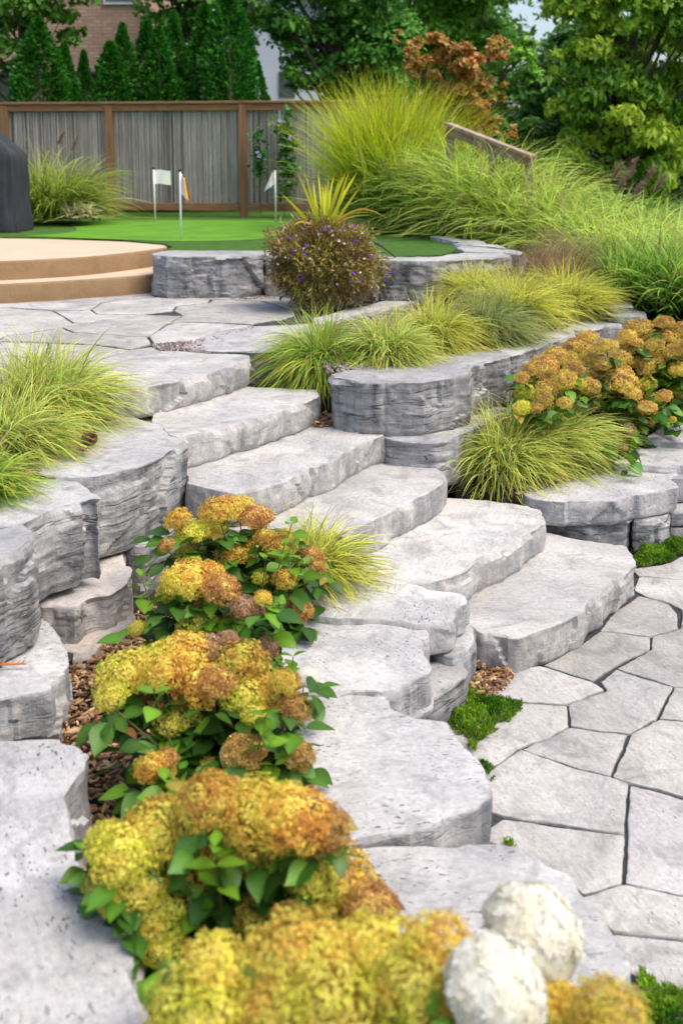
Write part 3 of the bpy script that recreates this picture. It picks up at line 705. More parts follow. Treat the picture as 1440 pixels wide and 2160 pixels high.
def plume(parent, dx, dz, h):
    global PLUME
    if PLUME is None:
        v, q, c = blades(220, .012, .10, .5, .8, .004, ((.28,.18,.13),(.42,.29,.22),(.5,.38,.3)), (.3, 0), -1, 5, 3)
        t = np.repeat(RNG.uniform(0, .22, 220), 8)[:, None]
        PLUME = mk('plume', v + t*np.array([[.35, 0, .9]]), [q], M['blade'], c)
    o = bpy.data.objects.new('plume', PLUME); o.location = (dx, RNG.uniform(-.2, .1), dz); o.rotation_euler = (RNG.uniform(-.3, .3), RNG.uniform(-.2, .5), RNG.uniform(-.8, .8)); link(o, parent)
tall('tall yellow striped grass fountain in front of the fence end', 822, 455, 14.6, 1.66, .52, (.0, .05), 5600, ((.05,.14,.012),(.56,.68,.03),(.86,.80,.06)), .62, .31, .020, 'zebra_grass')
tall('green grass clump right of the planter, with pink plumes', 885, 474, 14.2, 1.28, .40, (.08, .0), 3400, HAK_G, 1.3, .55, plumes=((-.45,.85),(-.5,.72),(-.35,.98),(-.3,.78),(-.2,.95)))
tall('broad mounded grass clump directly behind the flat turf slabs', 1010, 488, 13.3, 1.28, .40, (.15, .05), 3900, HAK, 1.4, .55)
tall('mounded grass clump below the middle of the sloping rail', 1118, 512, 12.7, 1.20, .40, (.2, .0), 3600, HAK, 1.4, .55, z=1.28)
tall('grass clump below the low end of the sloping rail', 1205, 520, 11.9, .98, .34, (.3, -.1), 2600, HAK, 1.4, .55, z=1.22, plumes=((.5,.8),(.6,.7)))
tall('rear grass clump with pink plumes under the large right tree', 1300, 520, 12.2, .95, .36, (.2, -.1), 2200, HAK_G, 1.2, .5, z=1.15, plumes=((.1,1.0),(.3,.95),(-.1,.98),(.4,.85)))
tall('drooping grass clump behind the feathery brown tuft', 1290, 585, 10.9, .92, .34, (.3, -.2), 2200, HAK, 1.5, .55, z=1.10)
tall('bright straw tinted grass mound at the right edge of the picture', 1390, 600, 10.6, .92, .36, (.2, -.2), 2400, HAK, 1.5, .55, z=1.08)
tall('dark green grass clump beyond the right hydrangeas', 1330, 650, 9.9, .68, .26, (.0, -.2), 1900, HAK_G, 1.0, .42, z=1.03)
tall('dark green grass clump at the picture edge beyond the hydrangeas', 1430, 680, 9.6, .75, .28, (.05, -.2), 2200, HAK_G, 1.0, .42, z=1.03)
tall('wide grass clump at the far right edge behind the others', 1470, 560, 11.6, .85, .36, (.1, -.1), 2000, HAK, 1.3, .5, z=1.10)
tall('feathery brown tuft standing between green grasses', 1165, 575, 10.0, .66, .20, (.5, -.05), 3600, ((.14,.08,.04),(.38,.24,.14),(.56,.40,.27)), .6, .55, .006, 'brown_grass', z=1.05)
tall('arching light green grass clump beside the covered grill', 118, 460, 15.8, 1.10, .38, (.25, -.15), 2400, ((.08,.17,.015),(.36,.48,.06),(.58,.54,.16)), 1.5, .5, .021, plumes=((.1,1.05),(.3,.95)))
# pale leafy plant at the foot of the fence
v, q, c = blades(160, .18, .34, .8, 1.4, .05, ((.35,.34,.15),(.62,.58,.33),(.68,.62,.40)), (0, -.2), 0.0, 9, 6)
tag(obj('hosta', mk('hosta', v, [q], M['leaf'], c), PD(172, 459, 15.3)), 'low cream leaved plant at the foot of the fence', 'plant')

# ------------------------------------------------------------------ hydrangeas
def floret_head(seed, ramp, n=1500, sq=.70, patch=None, fl=.0058, loose=.16, bump_=.75):
    """domed head of small four-petalled florets, radius about 0.1 m"""
    g = np.random.default_rng(seed)
    i = np.arange(n)+.5; phi = np.arccos(1 - 1.62*i/n); th = np.pi*(1+5**.5)*i
    d = np.column_stack([np.cos(th)*np.sin(phi), np.sin(th)*np.sin(phi), np.cos(phi)])
    nc = 26; ic = np.arange(nc)+.5; pc = np.arccos(1 - 1.5*ic/nc); tc = np.pi*(1+5**.5)*ic + g.normal(0, .15, nc)
    cc_ = np.column_stack([np.cos(tc)*np.sin(pc), np.sin(tc)*np.sin(pc), np.cos(pc)])*g.uniform(.80, 1.05, (nc, 1))
    near = ((d[:, None]-cc_[None])**2).sum(2); kk = near.argmin(1); nd = np.sqrt(near.min(1))
    bumpy = np.sqrt(np.clip(1-(nd/.36)**2, 0, 1)); ctone = g.normal(0, .16, nc)[kk]
    lump = 1 + (.16*fbm(d*2.6+seed, seed, 2) + .07*fbm(d*6+seed, seed+4, 2))*loose/.16
    pos = d*(.1*(lump*(1-bump_)+bump_*(.72+.42*bumpy))*g.uniform(1-loose, 1+loose*.45, n))[:, None]*np.array([1, 1, sq])
    nrm = d + g.normal(0, .2 if loose < .1 else .38, (n, 3)); nrm /= np.linalg.norm(nrm, axis=1, keepdims=True)
    a = np.cross(nrm, g.normal(0, 1, (n, 3))); a /= np.linalg.norm(a, axis=1, keepdims=True); b = np.cross(nrm, a)
    tone = np.clip(.5 + .38*fbm(d*1.6+seed*1.7, seed+8, 2) + g.normal(0, .13, n) + ctone, 0, 1)
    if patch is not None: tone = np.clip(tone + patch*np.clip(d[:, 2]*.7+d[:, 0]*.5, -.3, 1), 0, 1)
    r = np.array(ramp); x = tone*(len(r)-1); k = np.minimum(x.astype(int), len(r)-2); f = (x-k)[:, None]
    col = (r[k]*(1-f) + r[k+1]*f)*g.uniform(.95 if loose < .1 else .72, 1.04 if loose < .1 else 1.25, (n, 1))
    V, C = [], []
    for j in range(4):
        t = j*np.pi/2 + g.normal(0, .12, n)
        u = a*np.cos(t)[:, None] + b*np.sin(t)[:, None]; w = np.cross(nrm, u)
        s = (fl*g.uniform(.7, 1.25, n))[:, None]; up = nrm*g.uniform(-.15, .75, n)[:, None]
        V += [pos, pos + (u*.62 + w*.46 + up*.25)*s, pos + (u*1.1 + up*.55)*s, pos + (u*.62 - w*.46 + up*.25)*s]
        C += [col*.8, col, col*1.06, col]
    V = np.stack(V, 1).reshape(-1, 3); C = np.stack(C, 1).reshape(-1, 3)
    q = (np.arange(n*4)*4)[:, None] + np.array([[0, 1, 2, 3]])
    # stalks fanning from the stem to the florets
    m = 90; e = pos[g.integers(0, n, m)]*.93; s0 = np.array([0, 0, -.075])+g.normal(0, .004, (m, 3))
    sv = np.stack([s0-[.0012,0,0], s0+[.0012,0,0], e+[.0008,0,0], e-[.0008,0,0]], 1).reshape(-1, 3)
    sq_ = (np.arange(m)*4)[:, None] + np.array([[0, 1, 2, 3]]) + len(V)
    V = np.vstack([V, sv]); C = np.vstack([C, np.tile([.22, .20, .05], (len(sv), 1))])
    return mk('flower_head', V, [q, sq_], M['white_petal' if loose < .1 else 'petal'], np.clip(C, .01, .95))
LIME = [(.62,.66,.07),(.84,.77,.11),(.90,.77,.17),(.86,.60,.09)]
GOLD = [(.76,.70,.11),(.90,.74,.14),(.86,.58,.11),(.60,.31,.065)]
RUST = [(.88,.72,.24),(.74,.46,.14),(.56,.30,.10),(.42,.19,.07)]
TANC = [(.62,.42,.26),(.50,.30,.17),(.40,.21,.11),(.60,.38,.28)]
OCHR = [(.82,.72,.15),(.86,.66,.15),(.74,.50,.12),(.48,.28,.11)]
WHIT = [(.93,.87,.70),(.95,.92,.80),(.95,.93,.84),(.93,.86,.70)]
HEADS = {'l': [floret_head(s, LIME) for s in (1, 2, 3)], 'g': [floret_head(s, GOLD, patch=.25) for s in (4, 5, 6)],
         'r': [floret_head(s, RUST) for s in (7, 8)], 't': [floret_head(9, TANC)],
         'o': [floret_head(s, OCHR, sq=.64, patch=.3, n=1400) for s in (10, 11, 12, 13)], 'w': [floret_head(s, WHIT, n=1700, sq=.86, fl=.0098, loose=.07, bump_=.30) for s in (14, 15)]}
def leaf_shape(L=.1, W=.062, fold=.22, droop=.25):
    xs = np.linspace(0, 1, 7); prof = np.array([0, .62, .95, 1.0, .80, .42, 0])*W*.5
    V = []
    for x, w in zip(xs, prof):
        z = -droop*L*x*x
        V += [(x*L, -w, z + fold*w), (x*L, 0, z), (x*L, w, z + fold*w)]
    q = []
    for k in range(6):
        q += [[3*k, 3*k+1, 3*k+4, 3*k+3], [3*k+1, 3*k+2, 3*k+5, 3*k+4]]
    return np.array(V), np.array(q)
def leaves(centers, dirs, sizes, cols, g, L=.1, W=.066):
    lv, lq = leaf_shape(1.0, W/L); n = len(centers)
    d = dirs/np.linalg.norm(dirs, axis=1, keepdims=True)
    up = np.tile([0, 0, 1.0], (n, 1)) + g.normal(0, .45, (n, 3))
    s = np.cross(up, d); s /= np.linalg.norm(s, axis=1, keepdims=True)+1e-9; nn = np.cross(d, s)
    sz = (sizes*L)[:, None, None]
    V = centers[:, None] + (lv[None, :, 0:1]*d[:, None] + lv[None, :, 1:2]*s[:, None] + lv[None, :, 2:3]*nn[:, None])*sz
    C = np.repeat(cols[:, None], len(lv), 1)
    mid = np.zeros(len(lv)); mid[1::3] = 1
    C = C*(1+.35*mid[None, :, None])
    q = (np.arange(n)*len(lv))[:, None, None] + lq[None]
    return V.reshape(-1, 3), q.reshape(-1, 4), np.clip(C.reshape(-1, 3), .004, 1)
def bush(lbl, root_px, heads, ztop, zlow, soil, vrange, grp, nleaf=18, shoots=(), lsize=1.0, lab=None, skirt=0, toward=0.0, hs=.82):
    root = P(root_px[0], root_px[1], soil); g = np.random.default_rng(random.randint(0, 99999))
    e = empty('hydrangea_bush', root, lbl, 'hydrangea', grp)
    ends = []
    for h in heads:
        u, v, w, t = h[:4]
        z = h[4] if len(h) > 4 else ztop + (zlow-ztop)*np.clip((v-vrange[0])/(vrange[1]-vrange[0]), 0, 1)
        cv = Vector((0, 0, CAMZ)); p = cv + (P(u, v, z) - cv)*(1 + (0 if t == 'w' else random.uniform(-.03, .03))); dist = (p - cv).length
        dia = w/F*dist
        o = bpy.data.objects.new('flower_head', random.choice(HEADS[t])); link(o, e)
        o.location = p - root; s = dia/.2*(.87 if t == 'w' else hs)
        o.scale = (s, s, s*random.uniform(.9, 1.05))
        out = (p - root); out.z = 0
        tilt = min(.7, out.length*1.2)*(.5+.5*random.random())
        ax = Vector((-out.y, out.x, 0)).normalized() if out.length > .01 else Vector((1, 0, 0))
        o.rotation_mode = 'QUATERNION'
        o.rotation_quaternion = Matrix.Rotation(tilt, 3, ax).to_quaternion() @ Matrix.Rotation(random.uniform(0, 6.28), 3, 'Z').to_quaternion()
        if t == 'w': o['label'] = 'creamy white round flower head'
        ends.append(np.array(p - root) - np.array([0, 0, .06*s]))
    ends = np.array(ends)
    mb = MB(); cen, dr = [], []
    for q in ends:
        b0 = np.array([q[0]*.25, q[1]*.25, -.03]); m = b0*.45 + q*.55 + np.array([-q[0]*.12, -q[1]*.12, .03])
        mb.tube([b0, m, q], [.005, .004, .003], 5, False)
        for _ in range(6):
            a = g.uniform(0, 2*np.pi); r_ = g.uniform(.02, .07)
            cen.append(q + np.array([r_*np.cos(a), r_*np.sin(a), g.uniform(-.07, -.015)])); dr.append(np.array([np.cos(a), np.sin(a), g.uniform(-.35, .3)]))
        for _ in range(nleaf):
            t = g.uniform(.25, .97)
            c = (b0*(1-t)**2 + 2*m*t*(1-t) + q*t*t) + g.normal(0, .045, 3)*np.array([1, 1, .5])
            a = g.uniform(0, 2*np.pi); o_ = np.array([q[0], q[1], 0])*.9 + np.array([np.cos(a), np.sin(a), 0])*.9 + np.array([0, 0, g.uniform(-.55, .35)])
            cen.append(c); dr.append(o_)
    for _ in range(skirt):
        q = ends[g.integers(0, len(ends))]; t = g.uniform(.15, .8)
        cen.append(np.array([q[0]*g.uniform(.6, 1.15), q[1]*g.uniform(.6, 1.1) - toward*g.uniform(0, 1), t*q[2]])); a = g.uniform(0, 6.28); dr.append(np.array([np.cos(a), np.sin(a)-.6, g.uniform(-.5, .3)]))
    cen, dr = np.array(cen), np.array(dr); n = len(cen)
    cen[:, 2] = np.maximum(cen[:, 2], .02)
    c = np.array([.042, .115, .014])*g.uniform(.5, 1.6, (n, 1)) + g.uniform(0, 1, (n, 1))**4*np.array([.09, .17, .0])
    old = g.uniform(0, 1, (n, 1)); c = np.where(old < .035, np.array([.26, .20, .03])*g.uniform(.7, 1.2, (n, 1)), np.where(old < .05, np.array([.16, .08, .03]), c))
    parts = [leaves(cen, dr, g.uniform(.55, 1.15, n)*lsize, c, g)]
    for (u, v, z, k) in shoots:
        p = np.array(P(u, v, z) - root); mb.tube([[p[0]*.7, p[1]*.7, p[2]-.22], p], [.003, .002], 5, False)
        a0 = g.uniform(0, 6.28)
        for lvl in range(k):
            for s in (0, np.pi):
                a = a0 + lvl*np.pi/2 + s
                cc = p + np.array([0, 0, -.05*lvl]); dd = np.array([np.cos(a), np.sin(a), .55 - .3*lvl])
                parts.append(leaves(cc[None], dd[None], np.array([.55+.3*lvl])*lsize, np.array([[.12, .25, .014]])*g.uniform(.7, 1.2), g))
    V, Q, C = join(parts)
    obj('foliage', mk('foliage', V, Q, M['leaf'], C), (0, 0, 0), e)
    mb.build('stems', M['stem'], e, smooth=True)
    return e
GB = 'yellow and rust hydrangeas in the bed along the steps'
bush('back hydrangea bush with rust brown heads, beside the small sedge', (530, 1330), [(375,1095,70,'g'),(408,1122,85,'l'),(465,1078,105,'g'),(540,1092,90,'r'),(505,1070,80,'g'),(400,1168,70,'l'),(497,1165,98,'g'),(352,1150,45,'r'),(590,1152,82,'g'),(655,1172,68,'r'),(600,1222,62,'g'),(550,1220,45,'l'),(630,1285,72,'r'),(560,1135,60,'g'),(640,1258,50,'g'),(445,1120,80,'l'),(600,1130,50,'g'),(670,1195,45,'r')],
     .80, .42, .24, (1070, 1285), GB, 23, ((615,1105,.80,3),(600,1150,.78,2),(560,1180,.70,2),(640,1190,.66,2)), skirt=120)
bush('left hydrangea bush with one lime head, behind the tan rocks', (420, 1440), [(400,1222,130,'g'),(465,1240,95,'r'),(355,1250,60,'l'),(418,1310,108,'l'),(472,1298,75,'r'),(515,1282,75,'t'),(290,1325,45,'l'),(505,1325,45,'g'),(450,1365,60,'t'),(555,1262,45,'g'),(370,1225,70,'l'),(545,1285,35,'t'),(440,1210,80,'g'),(560,1370,70,'t')],
     .78, .50, .24, (1220, 1365), GB, 22, ((298,1215,.66,3),(322,1325,.55,2),(335,1345,.5,2),(575,1290,.62,3),(590,1275,.66,2),(440,1325,.62,2)), skirt=100)
bush('middle hydrangea bush, a dozen mixed gold and rust heads over dark leaves', (440, 1690), [(268,1425,150,'l'),(330,1408,140,'l'),(345,1420,120,'g'),(392,1378,140,'g'),(425,1448,140,'g'),(455,1440,100,'r'),(508,1397,140,'g'),(445,1368,90,'t'),(374,1512,112,'l'),(515,1470,120,'l'),(570,1465,120,'g'),(622,1495,85,'r'),(600,1440,80,'g'),(515,1585,98,'r'),(625,1592,88,'r'),(318,1620,80,'g'),(435,1615,58,'l'),(235,1470,80,'l'),(480,1350,60,'t'),(540,1510,70,'l'),(350,1600,60,'r'),(585,1640,55,'t')],
     .78, .42, .23, (1350, 1640), GB, 21, ((232,1405,.66,1),(250,1400,.62,1),(560,1510,.66,2),(555,1545,.62,2),(350,1645,.5,3),(385,1660,.5,2),(580,1615,.5,2),(300,1660,.42,2),(325,1462,.74,2)), skirt=170, lsize=1.05)
bush('single white globe on a thin leafy stem over the coping slab', (600, 1480), [(648,1428,52,'w')], .50, .50, .24, (1430, 1435), None, 3, ((618,1385,.52,3),(590,1400,.50,2),(640,1450,.42,1)))
bush('front left hydrangea bush, large lime yellow heads against the scalloped slab', (480, 2010), [(262,1800,130,'l'),(225,1775,90,'l'),(330,1750,140,'g'),(432,1770,200,'g'),(440,1690,130,'g'),(480,1680,90,'r'),(545,1722,170,'g'),(622,1728,150,'g'),(682,1745,110,'r'),(622,1792,160,'l'),(700,1872,190,'g'),(660,1850,120,'l'),(785,1915,110,'r'),(335,1920,150,'l'),(300,1870,110,'l'),(765,1965,130,'g'),(212,1860,70,'l'),(340,1990,90,'l'),(540,1932,84,'g'),(500,1795,110,'l'),(240,1900,60,'l'),(710,1940,120,'l')],
     .82, .50, .23, (1680, 1980), GB, 22, ((455,1785,.80,2),(460,1828,.74,2),(395,1890,.62,2),(180,1800,.66,2),(425,1905,.60,2)), skirt=150, lsize=.86, hs=.94)
bush('nearest hydrangea bush with two creamy white globes, at the lower edge', (700, 2330), [(415,2150,200,'l'),(480,2175,150,'g'),(670,2125,230,'l'),(560,2150,150,'g'),(620,2015,190,'g'),(700,2030,120,'g'),(830,2050,210,'l'),(930,2005,150,'g'),(770,2000,130,'l'),(880,2100,180,'l'),(445,2035,120,'l'),(460,2060,90,'l'),(1110,2100,150,'r'),(1150,2130,130,'g'),(1290,2150,150,'g'),(1200,2150,130,'g'),(780,2140,150,'g'),(1000,2080,120,'g'),(960,2150,160,'l'),(1120,1967,200,'w',.86),(1045,2088,205,'w',.92)],
     .86, .80, .23, (1990, 2150), GB, 20, ((920,2150,.88,1),(345,2070,.70,2)), skirt=80, hs=.94)
GR = 'ochre hydrangeas in front of the right wall'
def zz(l): return [(720+a/2, 560+b/2, w/2*1.06, t) for a, b, w, t in l]
A = zz([(1040,300,90,'o'),(1000,345,150,'o'),(900,385,110,'o'),(850,430,140,'o'),(760,475,70,'o'),(770,535,95,'l'),(760,600,80,'l'),(870,520,110,'o'),(850,565,90,'o'),(900,600,110,'o'),(940,580,70,'o'),(940,480,110,'o'),(980,435,100,'o'),(1060,450,90,'o'),(1040,510,110,'o'),(820,600,70,'o'),(960,390,90,'o'),(790,440,80,'o'),(1000,500,70,'l')])
B = zz([(1050,390,110,'o'),(1110,420,100,'o'),(1080,540,100,'o'),(1120,585,130,'o'),(1170,490,170,'o'),(1230,600,150,'o'),(1270,650,100,'o'),(1210,690,65,'t'),(1250,748,38,'g'),(1170,395,120,'o'),(1120,340,100,'o'),(1180,440,90,'o'),(1230,540,80,'o'),(1290,600,90,'o'),(1140,520,90,'o'),(1190,770,30,'r')])
C_ = zz([(1290,400,150,'o'),(1350,445,80,'o'),(1290,500,80,'l'),(1300,560,60,'o'),(1360,550,70,'o'),(1350,590,50,'r'),(1220,340,110,'o'),(1300,300,100,'o'),(1320,335,90,'o'),(1380,300,100,'o'),(1430,270,90,'o'),(1360,240,90,'o'),(1250,265,130,'o'),(1200,300,90,'o'),(1400,365,100,'o'),(1440,340,90,'o'),(1420,440,90,'g'),(1400,520,80,'o'),(1430,565,70,'o'),(1395,650,35,'g'),(1480,255,100,'o'),(1490,320,100,'o'),(1490,400,100,'o'),(1510,490,110,'o'),(1380,410,90,'o'),(1340,390,80,'o'),(1280,440,80,'o'),(1240,400,90,'o')])
bush('ochre hydrangea bush nearest the big dark fronted wall block', (1190, 905), A, 1.12, .80, .36, (690, 870), GR, 16, lsize=1.15, hs=.84, skirt=60)
bush('ochre hydrangea bush in the middle, drooping to the bench slabs', (1290, 945), B, 1.08, .52, .36, (730, 910), GR, 16, lsize=1.15, hs=.84, skirt=90)
bush('ochre hydrangea bush at the right edge, its heads in a dense dome', (1400, 885), C_, 1.20, .62, .42, (670, 870), GR, 16, lsize=1.15, hs=.84, skirt=60)

# ------------------------------------------------------------------ planted pot
pp = P(682, 650, ZP)
mb = MB(); mb.lathe([(.0, 0), (.17, 0), (.19, .02), (.27, .25), (.30, .34), (.315, .345), (.315, .39), (.29, .395), (.275, .36), (.0, .34)])
M['pot'] = noise_mat('pot_stone', (.16, .135, .115), (.27, .235, .205), 9, .85, .4, .006, fine=90)
po = mb.build('flower_pot', M['pot'], None, pp, True); tag(po, 'stone grey pot on the terrace, nearly hidden under the flowering mound', 'flower pot')
g = np.random.default_rng(77)
mound = empty('flowering_mound', pp + Vector((0, 0, .34)), 'olive brown twiggy mound dotted with purple flowers, filling the pot', 'potted plant')
n = 30000
d = g.normal(0, 1, (n, 3)); d /= np.linalg.norm(d, axis=1, keepdims=True)
rad = np.array([.51, .47, .40]); rr = g.uniform(.05, 1, n)**.45*(1+.20*fbm(d*3.5, 4, 3)+.10*g.uniform(-1, 1, n)**3)
pos = d*rad*rr[:, None]; pos[:, 2] += .08
pos[:, 2] = np.where(pos[:, 2] < -.31, -.31 + g.uniform(0, .2, n), pos[:, 2])
dr = d + g.normal(0, .6, (n, 3)) + np.array([0, 0, .35])
tone = np.clip(fbm(pos*5, 12, 3)*.6+.5+g.normal(0, .18, n), 0, 1)[:, None]
c = np.array([.21, .135, .05])*(1-tone) + np.array([.33, .29, .06])*tone
c = c*g.uniform(.5, 1.4, (n, 1))
V, Q, C = leaves(pos, dr, g.uniform(.5, 1.2, n), c, g, .050, .013)
obj('foliage', mk('foliage', V, [Q], M['leaf'], C), (0, 0, 0), mound)
FL = {}
for key, col in (('purple', (.26, .05, .62)), ('lilac', (.48, .33, .72)), ('white', (.78, .74, .80))):
    f = 5; t = np.linspace(0, 2*np.pi, f, endpoint=False); V = []
    for a in t:
        u = np.array([np.cos(a), np.sin(a), 0]); w = np.array([-np.sin(a), np.cos(a), 0])
        V += [u*.001, u*.009+w*.0065+[0,0,.002], u*.0155+[0,0,.004], u*.009-w*.0065+[0,0,.002]]
    FL[key] = mk('flower', V, [np.arange(20).reshape(5, 4)], M['petal'], np.tile(col, (20, 1)))
def flower_at(p, key, parent, s=1.0):
    o = bpy.data.objects.new('flower', FL[key]); o.location = p; link(o, parent)
    o.rotation_euler = (R(60)+random.uniform(-.6, .4), random.uniform(-.5, .5), random.uniform(-.6, .6)); o.scale = (s, s, s)
FPX = [(609,501,'purple'),(619,528,'purple'),(613,538,'purple'),(645,518,'purple'),(643,538,'purple'),(598,527,'purple'),(635,580,'purple'),(632,591,'purple'),(685,484,'purple'),(746,478,'purple'),(750,506,'purple'),(780,540,'purple'),(747,554,'purple'),(746,577,'purple'),(760,590,'purple'),(740,594,'purple'),(826,573,'purple'),(812,590,'purple'),(804,512,'purple'),(722,484,'purple'),
       (597,490,'lilac'),(601,480,'lilac'),(579,499,'lilac'),(594,504,'lilac'),(609,471,'lilac'),(656,467,'lilac'),(572,528,'lilac'),(700,487,'lilac'),(693,477,'lilac'),(782,512,'lilac'),(801,530,'lilac'),(728,556,'lilac'),(674,525,'lilac'),(640,524,'lilac'),(658,548,'lilac'),(819,547,'lilac'),(809,563,'lilac'),(737,478,'lilac'),(711,600,'lilac'),(814,578,'lilac'),(625,497,'lilac'),(644,471,'lilac'),
       (573,541,'white'),(582,542,'white'),(602,543,'white'),(654,546,'white'),(672,494,'white'),(702,496,'white'),(715,508,'white'),(764,492,'white'),(726,514,'white'),(586,557,'white'),(673,571,'white'),(782,606,'white'),(748,617,'white'),(555,556,'white'),(768,546,'white'),(760,575,'white')]
for (u, v, k) in FPX:
    rx = (u-686)/125; ry = (v-550)/95
    dep = pp.y - .49*math.sqrt(max(0, 1-rx*rx-ry*ry)) - .05
    flower_at(PD(u, v, dep) - mound.location, k, mound, 1.05 if k == 'purple' else .8)
sp = empty('spiky_dracaena', pp + Vector((0, 0, .36)), 'upright spray of stiff yellow green strap leaves rising from the pot', 'potted plant')
tips = [(626,362),(640,355),(660,378),(670,358),(632,378),(680,385),(686,382),(693,366),(705,366),(716,374),(724,364),(732,357),(738,356),(755,360),(763,390),(590,405),(728,395),(700,390),(745,372)]
for i, (u, v) in enumerate(tips):
    tp = np.array(PD(u, v, pp.y + random.uniform(-.25, .2)) - sp.location); b0 = np.array([random.uniform(-.04, .04), random.uniform(-.04, .04), .2])
    sgn = tp - b0; mid = b0 + sgn*.5 + np.array([-sgn[0]*.08, 0, .02]); V, C = [], []
    side = np.cross(sgn, [0, 1, .2]); side /= np.linalg.norm(side)
    for k in range(10):
        t = k/9; q = b0*(1-t)**2 + 2*mid*t*(1-t) + tp*t*t; w = .015*min(1, .6+t*2)*(1-t**3)+.0006
        V += [q-side*w, q+[0, .004, 0], q+side*w]
        cc = np.array([.44, .58, .03])*(1-t) + np.array([.78, .70, .04])*t
        if t > .9: cc = np.array([.50, .28, .05])
        C += [cc*.9, cc*1.1, cc*.9]
    q = [[3*k+j, 3*k+j+1, 3*k+j+4, 3*k+j+3] for k in range(9) for j in (0, 1)]
    obj('leaf', mk('leaf', V, [np.array(q)], M['leaf'], np.array(C)), (0, 0, 0), sp)
for pts in ([(700,470),(742,446),(765,440),(790,446),(816,461)], [(706,476),(725,462),(750,455),(783,453)], [(672,482),(655,472),(635,467),(622,472),(617,484)], [(680,485),(680,465),(676,445),(668,432)]):
    P3 = [np.array(PD(u, v, pp.y - .1 - .25*k/len(pts)) - sp.location) for k, (u, v) in enumerate(pts)]; V, C = [], []
    m = 14; tt = np.linspace(0, len(pts)-1, m)
    for k, t in enumerate(tt):
        a = int(min(t, len(pts)-1.001)); f = t-a; q = P3[a]*(1-f)+P3[a+1]*f
        w = .009*(1-(k/(m-1))**2)+.001; V += [q-[0, .3*w, w], q+[0, .3*w, w]]; cc = np.array([.58, .33, .03]); C += [cc, cc]
    obj('leaf', mk('leaf', V, [np.array([[2*k, 2*k+1, 2*k+3, 2*k+2] for k in range(m-1)])], M['leaf'], np.array(C)), (0, 0, 0), sp)
M['black'] = noise_mat('black_plastic', (.012, .012, .014), (.03, .03, .032), 30, .5, .1)
mb = MB(); mb.tube([PD(u, v, y) for u, v, y in ((790,512,9.5),(805,520,9.9),(830,540,10.2),(855,565,10.35),(874,580,10.4),(882,592,10.4),(884,622,10.4))], .008, 6)
tag(mb.build('drip_tube', M['black'], None, smooth=True), 'thin dark drip tube bending from the pot down the weathered block', 'tube')
mb = MB(); mb.box((0, 0, .02), (.16, .10, .04), b=.006); mb.box((0, 0, .046), (.13, .075, .012), b=.004)
tag(mb.build('junction_box', M['black'], None, P(547, 622, ZP)), 'small flat black box lying at the foot of the green wall', 'box')
M['yellow'] = noise_mat('yellow_plastic', (.75, .42, .01), (.8, .48, .02), 20, .4, 0)
mb = MB(); mb.lathe([(.0001, 0)]+[(.022*math.sin(t), .022-.022*math.cos(t)) for t in np.linspace(.3, 2.9, 9)]+[(.0001, .044)], n=14)
tag(mb.build('yellow_ball', M['yellow'], None, P(407, 622, ZP), True), 'small yellow ball on the terrace near the tan steps', 'ball')

# ------------------------------------------------------------------ fence
def wood(name, c0, c1, sc=(9, 9, .6)):
    return noise_mat(name, c0, c1, 3.0, .85, .5, .004, stretch=sc, fine=30)
M['frame'] = wood('brown_fence_wood', (.17, .088, .042), (.30, .16, .078))
M['frame_h'] = wood('brown_rail_wood', (.19, .095, .045), (.31, .17, .085), (.6, 9, 9))
def slat_mat():
    m, nt, bs, out = new_mat('grey_slats'); b = NB(nt); a = b.n('ShaderNodeVertexColor', layer_name='Col'); p = b.pos()
    g_ = b.ramp(b.noise(b.scl(p, (14, 14, .8)), 3, 5, .65), [(.3, .55), (.7, 1.15)])
    b.l(b.mix(1, a.outputs[0], g_, 'MULTIPLY'), bs.inputs['Base Color']); bs.inputs['Roughness'].default_value = .9
    return m
M['slat'] = slat_mat()
FP = [PD(-320, 456, 18.05), PD(-45, 456.5, 17.95), PD(20, 457, 17.9), PD(237, 458, 17.75), PD(515, 459, 17.45), PD(792, 460, 17.15), PD(1010, 462, 16.9)]
FP = [FP[0], FP[2], FP[3], FP[4], FP[5], FP[6]]
fence = empty('wooden_fence', (FP[2].x, FP[2].y, ZG), 'grey slatted privacy fence with brown posts and rails behind the putting green', 'fence')
FH = 1.80
def rotz(a, b): return Matrix.Rotation(math.atan2(b.y-a.y, b.x-a.x), 3, 'Z')
for p in FP:
    mb = MB(); mb.box((p.x, p.y, ZG+FH/2-.03), (.125, .125, FH+.02), b=.008); mb.build('post', M['frame'], fence, -fence.location)
